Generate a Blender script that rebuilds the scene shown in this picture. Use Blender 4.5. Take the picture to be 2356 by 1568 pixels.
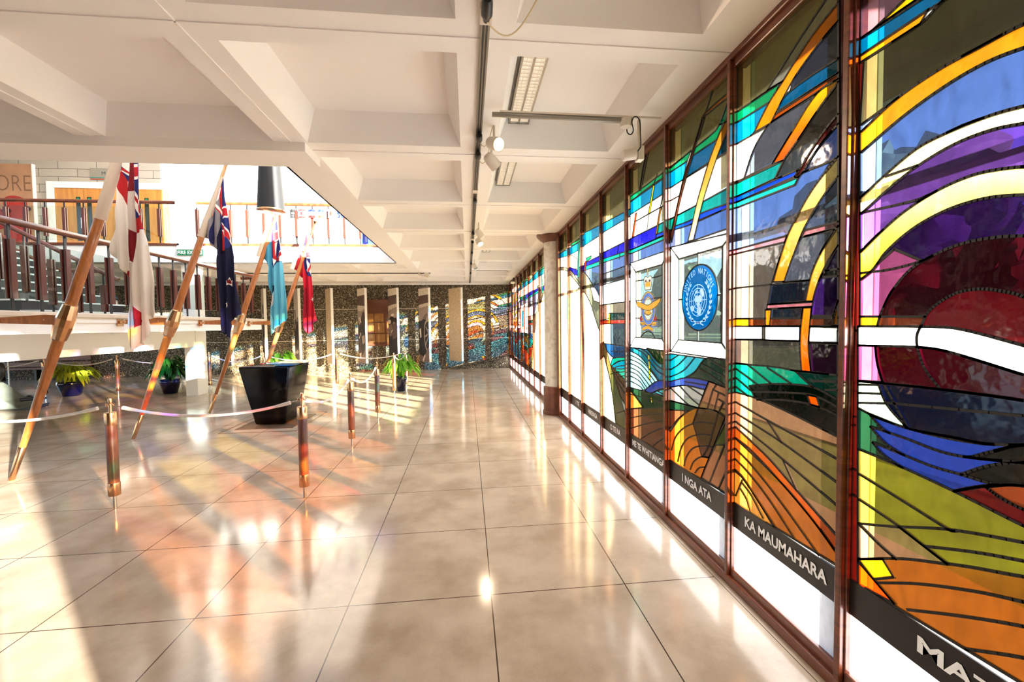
import bpy, bmesh, math, random
from mathutils import Vector, Matrix, noise
from mathutils.geometry import delaunay_2d_cdt
random.seed(7)
for o in list(bpy.data.objects): bpy.data.objects.remove(o)
SC = bpy.context.scene
COL = SC.collection

# ------------------------------------------------------------------ camera
FPX = 969.1; EYE = 1.45
def cam_axes(yaw=.1051, pitch=.0382, roll=-.0134):
    cy, sy, cp, sp = math.cos(yaw), math.sin(yaw), math.cos(pitch), math.sin(pitch)
    f = Vector((sy*cp, cy*cp, -sp)); r = Vector((cy, -sy, 0)); u = r.cross(f)
    cr, sr = math.cos(roll), math.sin(roll)
    return r*cr+u*sr, -r*sr+u*cr, f
CR, CU, CF = cam_axes()
cam = bpy.data.cameras.new('camera'); cam.sensor_width = 36; cam.lens = 36*FPX/2356
cam.clip_start = .02; cam.clip_end = 400
camo = bpy.data.objects.new('camera', cam); COL.objects.link(camo)
m = Matrix.Identity(4)
for i in range(3):
    m[i][0] = CR[i]; m[i][1] = CU[i]; m[i][2] = -CF[i]
m[2][3] = EYE
camo.matrix_world = m
SC.camera = camo
def un(x, y, ax, v):
    """point of the surveyed photograph pixel (x, y) on the plane axis ax = v"""
    D = CF + CR*((x-1178)/FPX) - CU*((y-784)/FPX)
    o = (0, 0, EYE)
    return Vector(o) + D*((v-o[ax])/D[ax])

# ------------------------------------------------------------------ light
SUN_DIR = Vector((-.712, .703, -.139)).normalized()      # travel direction of the low sun
w = bpy.data.worlds.new('world'); SC.world = w; w.use_nodes = True
nt = w.node_tree; bg = nt.nodes['Background']
sky = nt.nodes.new('ShaderNodeTexSky'); sky.sky_type = 'NISHITA'; sky.sun_disc = False
sky.sun_elevation = math.radians(24); sky.sun_rotation = math.radians(134.6); sky.dust_density = 1.5; sky.ozone_density = 1
tintn = nt.nodes.new('ShaderNodeMix'); tintn.data_type = 'RGBA'; tintn.blend_type = 'MULTIPLY'; tintn.inputs[0].default_value = 1
tintn.inputs[7].default_value = (.93, .98, 1.06, 1)
nt.links.new(sky.outputs[0], tintn.inputs[6]); nt.links.new(tintn.outputs[2], bg.inputs[0]); bg.inputs[1].default_value = .36
sl = bpy.data.lights.new('sun', 'SUN'); sl.energy = 50; sl.angle = math.radians(.7); sl.color = (1, .96, .91)
so = bpy.data.objects.new('sun', sl); COL.objects.link(so)
so.rotation_euler = SUN_DIR.to_track_quat('-Z', 'Y').to_euler(); so.location = (10, -10, 8)
vs = SC.view_settings; vs.view_transform = 'Standard'; vs.look = 'None'; vs.gamma = 1; vs.use_curve_mapping = False; vs.exposure = 1.12

# ------------------------------------------------------------------ helpers
def tag(o, label=None, cat=None, group=None, kind=None):
    if label: o['label'] = label
    if cat: o['category'] = cat
    if group: o['group'] = group
    if kind: o['kind'] = kind
    return o
def empty(name, loc=(0,0,0), rz=0, **k):
    o = bpy.data.objects.new(name, None); o.empty_display_size = .1
    o.location = loc; o.rotation_euler = (0, 0, rz); COL.objects.link(o); return tag(o, **k)
def lin(c):
    c = c/255
    return c/12.92 if c <= .04045 else ((c+.055)/1.055)**2.4
def L(*c): return tuple(lin(x) for x in c[:3])

def mesh_obj(name, verts, faces, mat, parent=None, smooth=False, loc=None):
    me = bpy.data.meshes.new(name); me.from_pydata([tuple(v) for v in verts], [], faces)
    me.validate(); me.update()
    if mat: me.materials.append(mat)
    if smooth: me.shade_smooth()
    o = bpy.data.objects.new(name, me); COL.objects.link(o)
    if parent: o.parent = parent
    if loc: o.location = loc
    return o
class MB:
    def __init__(s): s.v = []; s.f = []
    def add(s, vs, fs):
        b = len(s.v); s.v += [Vector(x) for x in vs]; s.f += [tuple(b+i for i in f) for f in fs]; return s
    def box(s, x0, x1, y0, y1, z0, z1):
        return s.add([(x0,y0,z0),(x1,y0,z0),(x1,y1,z0),(x0,y1,z0),(x0,y0,z1),(x1,y0,z1),(x1,y1,z1),(x0,y1,z1)],
                     [(0,3,2,1),(4,5,6,7),(0,1,5,4),(1,2,6,5),(2,3,7,6),(3,0,4,7)])
    def bbox(s, x0, x1, y0, y1, z0, z1, b=.005):
        """box with bevelled edges"""
        bm = bmesh.new(); bmesh.ops.create_cube(bm, size=1)
        for v in bm.verts: v.co = Vector(((x0+x1)/2+v.co.x*(x1-x0), (y0+y1)/2+v.co.y*(y1-y0), (z0+z1)/2+v.co.z*(z1-z0)))
        bmesh.ops.bevel(bm, geom=bm.edges[:], offset=b, segments=2, affect='EDGES', profile=.5)
        return s.bm(bm)
    def bm(s, bm, M=None):
        bm.verts.index_update()
        s.add([(M @ v.co if M else v.co.copy()) for v in bm.verts], [tuple(v.index for v in f.verts) for f in bm.faces]); bm.free(); return s
    def lathe(s, prof, n=24, c=(0,0,0), axis=None, cap=True):
        """prof = [(r, h)]; axis = direction of h"""
        c = Vector(c); ax = Vector(axis or (0,0,1)).normalized()
        a = ax.orthogonal().normalized(); b = ax.cross(a)
        vs = []; fs = []
        for r, h in prof:
            for i in range(n):
                t = 2*math.pi*i/n; vs.append(c+ax*h+(a*math.cos(t)+b*math.sin(t))*r)
        for j in range(len(prof)-1):
            for i in range(n):
                k = (i+1) % n; fs.append((j*n+i, j*n+k, (j+1)*n+k, (j+1)*n+i))
        if cap: fs.append(tuple(range(n))[::-1]); fs.append(tuple((len(prof)-1)*n+i for i in range(n)))
        return s.add(vs, fs)
    def tube(s, pts, r, n=10):
        pts = [Vector(p) for p in pts]; rs = r if isinstance(r, (list, tuple)) else [r]*len(pts)
        up = None; vs = []; fs = []
        for i, p in enumerate(pts):
            d = (pts[min(i+1, len(pts)-1)]-pts[max(i-1, 0)]).normalized()
            if up is None: up = d.orthogonal().normalized()
            up = (up-d*up.dot(d)).normalized(); b = d.cross(up)
            for k in range(n):
                t = 2*math.pi*k/n; vs.append(p+(up*math.cos(t)+b*math.sin(t))*rs[i])
        for j in range(len(pts)-1):
            for i in range(n):
                k = (i+1) % n; fs.append((j*n+i, j*n+k, (j+1)*n+k, (j+1)*n+i))
        fs.append(tuple(range(n))[::-1]); fs.append(tuple((len(pts)-1)*n+i for i in range(n)))
        return s.add(vs, fs)
    def prism(s, poly, d0, d1, fn):
        """polygon (2D) extruded; fn(u, v, d) -> 3D"""
        n = len(poly); vs = [fn(u, v, d0) for u, v in poly]+[fn(u, v, d1) for u, v in poly]
        fs = [tuple(range(n))[::-1], tuple(range(n, 2*n))]+[(i, (i+1) % n, n+(i+1) % n, n+i) for i in range(n)]
        return s.add(vs, fs)
    def bar(s, a, b, w, h, up=(0,0,1)):
        a = Vector(a); b = Vector(b); d = (b-a).normalized(); up = Vector(up)
        sd = d.cross(up).normalized(); u2 = sd.cross(d)
        vs = [p+sd*(i*w/2)+u2*(j*h/2) for p in (a, b) for i, j in ((-1,-1),(1,-1),(1,1),(-1,1))]
        return s.add(vs, [(0,1,2,3),(7,6,5,4),(0,4,5,1),(1,5,6,2),(2,6,7,3),(3,7,4,0)])
    def build(s, name, mat, parent=None, smooth=False, auto=None):
        o = mesh_obj(name, s.v, s.f, mat, parent)
        bm = bmesh.new(); bm.from_mesh(o.data); bmesh.ops.recalc_face_normals(bm, faces=bm.faces[:]); bm.to_mesh(o.data); bm.free()
        if smooth or auto:
            o.data.shade_smooth()
            try: o.data.set_sharp_from_angle(angle=math.radians(auto or 40))
            except Exception: pass
        return o

# ------------------------------------------------------------------ materials
def mat(name, col=(.8,.8,.8), rough=.5, metal=0, spec=.5, coat=0, emit=None, es=0, bump=None, vary=None, wood=None, alpha=None, coatr=.05):
    m = bpy.data.materials.new(name); m.use_nodes = True; nt = m.node_tree; b = nt.nodes['Principled BSDF']
    b.inputs['Base Color'].default_value = (*col, 1); b.inputs['Roughness'].default_value = rough
    b.inputs['Metallic'].default_value = metal; b.inputs['Specular IOR Level'].default_value = spec
    b.inputs['Coat Weight'].default_value = coat; b.inputs['Coat Roughness'].default_value = coatr
    if emit: b.inputs['Emission Color'].default_value = (*emit, 1); b.inputs['Emission Strength'].default_value = es
    tc = nt.nodes.new('ShaderNodeTexCoord')
    if vary:      # (scale, amount)
        n = nt.nodes.new('ShaderNodeTexNoise'); n.inputs['Scale'].default_value = vary[0]; n.inputs['Detail'].default_value = 5
        nt.links.new(tc.outputs['Object'], n.inputs['Vector'])
        r = nt.nodes.new('ShaderNodeValToRGB'); a = vary[1]
        r.color_ramp.elements[0].position = .3; r.color_ramp.elements[1].position = .7
        r.color_ramp.elements[0].color = (*[c*(1-a) for c in col], 1); r.color_ramp.elements[1].color = (*[min(1, c*(1+a)) for c in col], 1)
        nt.links.new(n.outputs[0], r.inputs[0]); nt.links.new(r.outputs[0], b.inputs['Base Color'])
    if wood:      # (stretch vector, dark colour)
        mp = nt.nodes.new('ShaderNodeMapping'); mp.inputs['Scale'].default_value = wood[0]
        n = nt.nodes.new('ShaderNodeTexNoise'); n.inputs['Scale'].default_value = 1; n.inputs['Detail'].default_value = 6; n.inputs['Distortion'].default_value = .6
        nt.links.new(tc.outputs['Object'], mp.inputs[0]); nt.links.new(mp.outputs[0], n.inputs['Vector'])
        r = nt.nodes.new('ShaderNodeValToRGB'); r.color_ramp.elements[0].position = .35; r.color_ramp.elements[1].position = .65
        r.color_ramp.elements[0].color = (*wood[1], 1); r.color_ramp.elements[1].color = (*col, 1)
        nt.links.new(n.outputs[0], r.inputs[0]); nt.links.new(r.outputs[0], b.inputs['Base Color'])
    if bump:      # (scale, strength)
        n = nt.nodes.new('ShaderNodeTexNoise'); n.inputs['Scale'].default_value = bump[0]; n.inputs['Detail'].default_value = 3
        nt.links.new(tc.outputs['Object'], n.inputs['Vector'])
        bp = nt.nodes.new('ShaderNodeBump'); bp.inputs['Strength'].default_value = bump[1]; bp.inputs['Distance'].default_value = .01
        nt.links.new(n.outputs[0], bp.inputs['Height']); nt.links.new(bp.outputs[0], b.inputs['Normal'])
    return m
M = {}
M['plaster'] = mat('painted_plaster', L(246,242,238), .7, bump=(60,.05))
M['white'] = mat('white_paint', L(238,236,230), .55)
M['frame'] = mat('mahogany_frame', L(116,55,28), .35, wood=((6,6,40), L(82,34,16)), coat=.3)
M['frame_h'] = mat('mahogany_rail', L(120,58,30), .35, wood=((8,2,8), L(88,38,18)), coat=.3)
M['wood_red'] = mat('red_timber', L(94,32,20), .35, wood=((40,40,4), L(74,24,15)), coat=.3)
M['post_wood'] = mat('post_timber', L(122,66,34), .4, wood=((50,50,5), L(84,42,22)), coat=.4)
M['pole_wood'] = mat('pole_timber', L(178,106,46), .4, wood=((30,30,4), L(150,84,34)), coat=.35)
M['brass'] = mat('brass', L(204,158,118), .2, metal=1, vary=(20,.06))
M['steel'] = mat('steel', L(190,190,190), .22, metal=1)
M['lead'] = mat('dark_lead', L(22,18,15), .55)
M['black'] = mat('black_gloss', L(9,6,5), .16, spec=.15)
M['blackm'] = mat('black_metal', L(20,20,21), .4)
M['cone'] = mat('black_cone', L(26,26,25), .6, spec=.3)
M['rope'] = mat('white_rope', L(235,230,222), .8, bump=(300,.4))
M['letter'] = mat('white_letters', (1,1,1), .5)
M['band'] = mat('black_band', L(24,22,20), .3)
M['blue_pot'] = mat('blue_glaze', L(2,3,40), .15, coat=.3)
M['soil'] = mat('soil', L(60,42,30), .9)
M['door'] = mat('oak_veneer', L(200,140,66), .4, wood=((14,14,1.5), L(178,118,50)))
M['dglass'] = mat('dark_door_glass', L(30,38,34), .1)
M['green'] = mat('sign_green', L(0,120,70), .5)
M['grey_sign'] = mat('sign_grey', L(135,130,120), .5)
M['beige_panel'] = mat('beige_panel', L(188,164,128), .8)
M['galv'] = mat('galvanised_track', L(150,145,135), .4, metal=.6)
M['cream_cord'] = mat('cream_cord', L(230,215,180), .6)
M['lampglow'] = mat('lamp_glow', (1,.8,.55), emit=(1,.72,.42), es=4)
M['tubeglow'] = mat('tube_glow', (1,1,1), emit=(1,.96,.86), es=1.6)
M['offwhite_metal'] = mat('offwhite_metal', L(225,215,200), .4)
M['stone'] = mat('carved_sandstone', L(176,132,100), .9, vary=(3,.12), bump=(40,.4))
M['engrave'] = mat('engraved_shadow', L(128,92,68), .9)
M['poppy'] = mat('poppy_red', L(165,42,32), .8, vary=(6,.2))
M['poppyd'] = mat('poppy_dark', L(60,24,22), .8)
M['curb'] = mat('travertine_curb', L(205,190,168), .6, vary=(12,.06))
M['dark_riser'] = mat('dark_riser', L(22,24,28), .35)
M['tread'] = mat('pale_nosing', L(215,212,205), .5)
M['board_timber'] = mat('brown_board', L(120,62,30), .4, wood=((2,8,20), L(84,40,20)), coat=.3)  # brown timber of the bench and honour board mouldings
M['exhibit'] = mat('grey_green_metal', L(120,130,122), .35, metal=.3)
M['exhibitd'] = mat('dark_grey_metal', L(48,50,50), .4, metal=.3)
M['fin'] = mat('cream_fin', L(250,228,190), .6)
M['outer'] = mat('outer_frame', L(150,160,140), .6)
M['dark_outer'] = mat('outer_transom', L(45,38,34), .6)
M['eave'] = mat('eave_soffit', L(120,110,75), .7)
M['lawn'] = mat('lawn_grass', L(80,98,34), .9, vary=(2.5,.35))
M['path'] = mat('path_paving', L(128,114,98), .85, vary=(3,.12))
M['bark'] = mat('bark', L(70,52,40), .9)
M['tree'] = mat('tree_foliage', L(44,58,26), .8, vary=(2,.5))
M['bronze'] = mat('honour_board_timber', L(96,50,24), .35, coat=.3, vary=(4,.15))
M['bronzep'] = mat('honour_plates', L(165,120,70), .3, metal=.7, vary=(8,.2))
M['paper'] = mat('aged_paper', L(205,180,140), .7, vary=(9,.1))
M['blue_cloth'] = mat('blue_cloth', L(35,50,150), .7)
M['red_f'] = mat('poppy_flower', L(190,30,30), .6)

def schlick(nt, f0, f1):
    """two-sided reflectance of a thin pane"""
    g = nt.nodes.new('ShaderNodeNewGeometry'); d = nt.nodes.new('ShaderNodeVectorMath'); d.operation = 'DOT_PRODUCT'
    nt.links.new(g.outputs['Normal'], d.inputs[0]); nt.links.new(g.outputs['Incoming'], d.inputs[1]); x = d.outputs['Value']
    for op, b in (('ABSOLUTE', None), ('SUBTRACT', 1), ('POWER', 5), ('MULTIPLY', f1), ('ADD', f0)):
        n = nt.nodes.new('ShaderNodeMath'); n.operation = op; i = 1 if op == 'SUBTRACT' else 0
        nt.links.new(x, n.inputs[i])
        if b is not None: n.inputs[1-i].default_value = b
        x = n.outputs[0]
    return x
def glossy_clear(name, tintc, fac=.12, dens=.9):
    m = bpy.data.materials.new(name); m.use_nodes = True; nt = m.node_tree
    nt.nodes.remove(nt.nodes['Principled BSDF']); out = nt.nodes['Material Output']
    t = nt.nodes.new('ShaderNodeBsdfTransparent'); t.inputs[0].default_value = (*tintc, 1)
    g = nt.nodes.new('ShaderNodeBsdfGlossy'); g.inputs['Roughness'].default_value = .02
    f = schlick(nt, .04, .5)
    mx = nt.nodes.new('ShaderNodeMixShader')
    nt.links.new(f, mx.inputs[0]); nt.links.new(t.outputs[0], mx.inputs[1]); nt.links.new(g.outputs[0], mx.inputs[2])
    nt.links.new(mx.outputs[0], out.inputs[0]); return m
M['glass'] = glossy_clear('balustrade_glass', (.86,.92,.89))

def stained():
    m = bpy.data.materials.new('stained_glass'); m.use_nodes = True; nt = m.node_tree; N = nt.nodes.new; LK = nt.links.new
    nt.nodes.remove(nt.nodes['Principled BSDF']); out = nt.nodes['Material Output']
    a = N('ShaderNodeAttribute'); a.attribute_name = 'Col'
    tc = N('ShaderNodeTexCoord'); mp = N('ShaderNodeMapping'); mp.inputs['Scale'].default_value = (1, 9, 3); mp.inputs['Rotation'].default_value = (.5, 0, 0)
    LK(tc.outputs['Object'], mp.inputs[0])
    n = N('ShaderNodeTexNoise'); n.inputs['Scale'].default_value = 2.2; n.inputs['Detail'].default_value = 5; n.inputs['Distortion'].default_value = 1.2
    LK(mp.outputs[0], n.inputs['Vector'])
    mr = N('ShaderNodeMapRange'); mr.inputs[1].default_value = .3; mr.inputs[2].default_value = .7; mr.inputs[3].default_value = .8; mr.inputs[4].default_value = 1.12
    LK(n.outputs[0], mr.inputs[0])
    mul = N('ShaderNodeVectorMath'); mul.operation = 'SCALE'; LK(a.outputs['Color'], mul.inputs[0]); LK(mr.outputs[0], mul.inputs['Scale'])
    t = N('ShaderNodeBsdfTransparent'); LK(mul.outputs[0], t.inputs[0])
    tl = N('ShaderNodeBsdfTranslucent'); LK(mul.outputs[0], tl.inputs[0])
    m1 = N('ShaderNodeMixShader'); LK(a.outputs['Alpha'], m1.inputs[0]); LK(t.outputs[0], m1.inputs[1]); LK(tl.outputs[0], m1.inputs[2])
    g = N('ShaderNodeBsdfGlossy'); g.inputs['Roughness'].default_value = .06
    n2 = N('ShaderNodeTexNoise'); n2.inputs['Scale'].default_value = 14; n2.inputs['Detail'].default_value = 2; LK(tc.outputs['Object'], n2.inputs['Vector'])
    bp = N('ShaderNodeBump'); bp.inputs['Strength'].default_value = .15; bp.inputs['Distance'].default_value = .01; LK(n2.outputs[0], bp.inputs['Height']); LK(bp.outputs[0], g.inputs['Normal'])
    fr = schlick(nt, .035, .4)
    m2 = N('ShaderNodeMixShader'); LK(fr, m2.inputs[0]); LK(m1.outputs[0], m2.inputs[1]); LK(g.outputs[0], m2.inputs[2])
    LK(m2.outputs[0], out.inputs[0]); return m
M['stained'] = stained()
def vcol_mat(name, rough=.8, transl=0, grain=None):
    m = bpy.data.materials.new(name); m.use_nodes = True; nt = m.node_tree; b = nt.nodes['Principled BSDF']
    a = nt.nodes.new('ShaderNodeAttribute'); a.attribute_name = 'Col'; b.inputs['Roughness'].default_value = rough
    src = a.outputs['Color']
    if grain:
        tc = nt.nodes.new('ShaderNodeTexCoord'); n = nt.nodes.new('ShaderNodeTexNoise'); n.inputs['Scale'].default_value = grain[0]; n.inputs['Detail'].default_value = 4
        nt.links.new(tc.outputs['Object'], n.inputs['Vector'])
        mr = nt.nodes.new('ShaderNodeMapRange'); mr.inputs[1].default_value = .35; mr.inputs[2].default_value = .65; mr.inputs[3].default_value = 1-grain[1]; mr.inputs[4].default_value = 1+grain[1]
        nt.links.new(n.outputs[0], mr.inputs[0]); v = nt.nodes.new('ShaderNodeVectorMath'); v.operation = 'SCALE'
        nt.links.new(src, v.inputs[0]); nt.links.new(mr.outputs[0], v.inputs['Scale']); src = v.outputs[0]
    nt.links.new(src, b.inputs['Base Color'])
    if transl:
        t = nt.nodes.new('ShaderNodeBsdfTranslucent'); nt.links.new(src, t.inputs[0]); mx = nt.nodes.new('ShaderNodeMixShader'); mx.inputs[0].default_value = transl
        nt.links.new(b.outputs[0], mx.inputs[1]); nt.links.new(t.outputs[0], mx.inputs[2]); nt.links.new(mx.outputs[0], nt.nodes['Material Output'].inputs[0])
    return m
M['flag'] = vcol_mat('flag_cloth', .85, .35)
M['photo'] = vcol_mat('printed_photo', .6, grain=(45, .35))
M['paint'] = vcol_mat('printed_colours', .5)
def opal_white():
    m = mat('white_enamel', (1,1,1), .5); nt = m.node_tree; t = nt.nodes.new('ShaderNodeBsdfTranslucent'); t.inputs[0].default_value = (.25,.25,.25,1)
    mx = nt.nodes.new('ShaderNodeAddShader'); nt.links.new(nt.nodes['Principled BSDF'].outputs[0], mx.inputs[0]); nt.links.new(t.outputs[0], mx.inputs[1]); nt.links.new(mx.outputs[0], nt.nodes['Material Output'].inputs[0])
    nt.nodes['Principled BSDF'].inputs['Base Color'].default_value = (.72,.72,.72,1); return m
M['opal_white'] = opal_white()
M['opal_paint'] = vcol_mat('fired_enamel', .4, .1)

def floor_mat():
    m = bpy.data.materials.new('polished_stone_tiles'); m.use_nodes = True; nt = m.node_tree; b = nt.nodes['Principled BSDF']; N = nt.nodes.new; LK = nt.links.new
    g = N('ShaderNodeNewGeometry'); sp = N('ShaderNodeSeparateXYZ'); LK(g.outputs['Position'], sp.inputs[0])
    def mt(op, a, bb=None, c=None):
        n = N('ShaderNodeMath'); n.operation = op
        for i, x in enumerate((a, bb, c)):
            if x is None: continue
            if isinstance(x, (int, float)): n.inputs[i].default_value = x
            else: LK(x, n.inputs[i])
        return n.outputs[0]
    def line(s, off, w):
        q = mt('DIVIDE', mt('SUBTRACT', s, off), .744); fr = mt('FRACT', q); d = mt('MINIMUM', fr, mt('SUBTRACT', 1, fr))
        return mt('LESS_THAN', mt('MULTIPLY', d, .744), w), mt('FLOOR', q)
    lx, ix = line(sp.outputs[0], .1028-7.44, .003); ly, iy = line(sp.outputs[1], 1.4738-7.44, .003)
    inner = mt('LESS_THAN', sp.outputs[0], 1.375)
    bl = mt('LESS_THAN', mt('ABSOLUTE', mt('SUBTRACT', sp.outputs[0], 1.375)), .002)
    grout = mt('MAXIMUM', mt('MULTIPLY', mt('MAXIMUM', lx, ly), inner), bl)
    cmb = N('ShaderNodeCombineXYZ'); LK(ix, cmb.inputs[0]); LK(iy, cmb.inputs[1])
    wn = N('ShaderNodeTexWhiteNoise'); wn.noise_dimensions = '2D'; LK(cmb.outputs[0], wn.inputs['Vector'])
    n = N('ShaderNodeTexNoise'); n.inputs['Scale'].default_value = 2.3; n.inputs['Detail'].default_value = 7; n.inputs['Roughness'].default_value = .6; LK(g.outputs['Position'], n.inputs['Vector'])
    n2 = N('ShaderNodeTexNoise'); n2.inputs['Scale'].default_value = 90; n2.inputs['Detail'].default_value = 2; LK(g.outputs['Position'], n2.inputs['Vector'])
    r = N('ShaderNodeValToRGB'); r.color_ramp.elements[0].position = .36; r.color_ramp.elements[1].position = .62
    r.color_ramp.elements[0].color = (*L(172,155,135), 1); r.color_ramp.elements[1].color = (*L(198,184,166), 1); LK(n.outputs[0], r.inputs[0])
    v = mt('ADD', mt('MULTIPLY', wn.outputs[0], .07), mt('ADD', mt('MULTIPLY', n2.outputs[0], .12), .9))
    sc = N('ShaderNodeVectorMath'); sc.operation = 'SCALE'; LK(r.outputs[0], sc.inputs[0]); LK(v, sc.inputs['Scale'])
    mx = N('ShaderNodeMix'); mx.data_type = 'RGBA'; LK(grout, mx.inputs[0]); LK(sc.outputs[0], mx.inputs[6]); mx.inputs[7].default_value = (*L(70,52,38), 1)
    LK(mx.outputs[2], b.inputs['Base Color'])
    b.inputs['Roughness'].default_value = .12; b.inputs['Specular IOR Level'].default_value = .25
    n3 = N('ShaderNodeTexNoise'); n3.inputs['Scale'].default_value = 1.6; n3.inputs['Detail'].default_value = 2; LK(g.outputs['Position'], n3.inputs['Vector'])
    bp = N('ShaderNodeBump'); bp.inputs['Strength'].default_value = .2; bp.inputs['Distance'].default_value = .004; LK(n3.outputs[0], bp.inputs['Height']); LK(bp.outputs[0], b.inputs['Normal'])
    return m
M['floor'] = floor_mat()
def agg_mat():
    m = bpy.data.materials.new('exposed_aggregate'); m.use_nodes = True; nt = m.node_tree; b = nt.nodes['Principled BSDF']; N = nt.nodes.new; LK = nt.links.new
    g = N('ShaderNodeNewGeometry'); v = N('ShaderNodeTexVoronoi'); v.inputs['Scale'].default_value = 54; LK(g.outputs['Position'], v.inputs['Vector'])
    s = N('ShaderNodeSeparateColor'); LK(v.outputs['Color'], s.inputs[0])
    r = N('ShaderNodeValToRGB'); r.color_ramp.interpolation = 'CONSTANT'
    e = r.color_ramp.elements; e[0].position = 0; e[0].color = (*L(34,28,20), 1); e[1].position = .3; e[1].color = (*L(66,56,41), 1)
    for p, c in ((.5, L(94,82,60)), (.68, L(134,120,94)), (.85, L(52,44,33)), (.93, L(196,184,162))):
        q = e.new(p); q.color = (*c, 1)
    LK(s.outputs[0], r.inputs[0]); LK(r.outputs[0], b.inputs['Base Color']); b.inputs['Roughness'].default_value = .7
    bp = N('ShaderNodeBump'); bp.inputs['Strength'].default_value = .6; bp.inputs['Distance'].default_value = .01; bp.invert = True
    LK(v.outputs['Distance'], bp.inputs['Height']); LK(bp.outputs[0], b.inputs['Normal'])
    return m
M['agg'] = agg_mat()
def siding_mat():
    m = bpy.data.materials.new('pale_block_wall'); m.use_nodes = True; nt = m.node_tree; b = nt.nodes['Principled BSDF']; N = nt.nodes.new; LK = nt.links.new
    g = N('ShaderNodeNewGeometry'); s = N('ShaderNodeSeparateXYZ'); LK(g.outputs['Position'], s.inputs[0]); c = N('ShaderNodeCombineXYZ'); LK(s.outputs[0], c.inputs[0]); LK(s.outputs[2], c.inputs[1])
    br = N('ShaderNodeTexBrick'); br.inputs['Scale'].default_value = 1; br.inputs['Brick Width'].default_value = .9; br.inputs['Row Height'].default_value = .2
    br.inputs['Mortar Size'].default_value = .006; br.inputs['Color1'].default_value = (*L(176,168,156), 1); br.inputs['Color2'].default_value = (*L(164,156,144), 1); br.inputs['Mortar'].default_value = (*L(70,64,56), 1)
    LK(c.outputs[0], br.inputs['Vector']); LK(br.outputs[0], b.inputs['Base Color']); b.inputs['Roughness'].default_value = .7
    return m
M['siding'] = siding_mat()
def marble_mat():
    m = bpy.data.materials.new('swirled_marble'); m.use_nodes = True; nt = m.node_tree; b = nt.nodes['Principled BSDF']; N = nt.nodes.new; LK = nt.links.new
    g = N('ShaderNodeNewGeometry'); n = N('ShaderNodeTexNoise'); n.inputs['Scale'].default_value = 5; n.inputs['Detail'].default_value = 6; n.inputs['Distortion'].default_value = 2.5; LK(g.outputs['Position'], n.inputs['Vector'])
    r = N('ShaderNodeValToRGB'); e = r.color_ramp.elements; e[0].position = .3; e[0].color = (*L(205,194,180), 1); e[1].position = .55; e[1].color = (*L(232,226,214), 1)
    LK(n.outputs[0], r.inputs[0]); LK(r.outputs[0], b.inputs['Base Color']); b.inputs['Roughness'].default_value = .15
    bp = N('ShaderNodeBump'); bp.inputs['Strength'].default_value = .3; bp.inputs['Distance'].default_value = .01; LK(n.outputs[0], bp.inputs['Height']); LK(bp.outputs[0], b.inputs['Normal'])
    return m
M['marble'] = marble_mat()

# ------------------------------------------------------------------ flat coloured designs (stained glass, flags, prints)
def smooth_poly(pts, closed=True, turn=38, seg=5):
    n = len(pts)
    if n < 3: return list(pts)
    P = [Vector(p) for p in pts]; corner = [False]*n
    for i in range(n):
        if not closed and i in (0, n-1): corner[i] = True; continue
        a = P[i]-P[i-1]; b = P[(i+1) % n]-P[i]
        if a.length < 1e-9 or b.length < 1e-9: corner[i] = True; continue
        corner[i] = a.angle(b, 0) > math.radians(turn)
    out = []
    for i in range(n if closed else n-1):
        p1, p2 = P[i], P[(i+1) % n]; p0 = P[i-1]; p3 = P[(i+2) % n]
        out.append(p1)
        if corner[i] and corner[(i+1) % n]: continue
        ln = (p2-p1).length
        t1 = (p2-p1) if corner[i] else ((p2-p0).normalized()*ln)
        t2 = (p2-p1) if corner[(i+1) % n] else ((p3-p1).normalized()*ln)
        for k in range(1, seg):
            t = k/seg; out.append(p1*(2*t**3-3*t*t+1)+t1*(t**3-2*t*t+t)+p2*(-2*t**3+3*t*t)+t2*(t**3-t*t))
    if not closed: out.append(P[-1])
    return out
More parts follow.
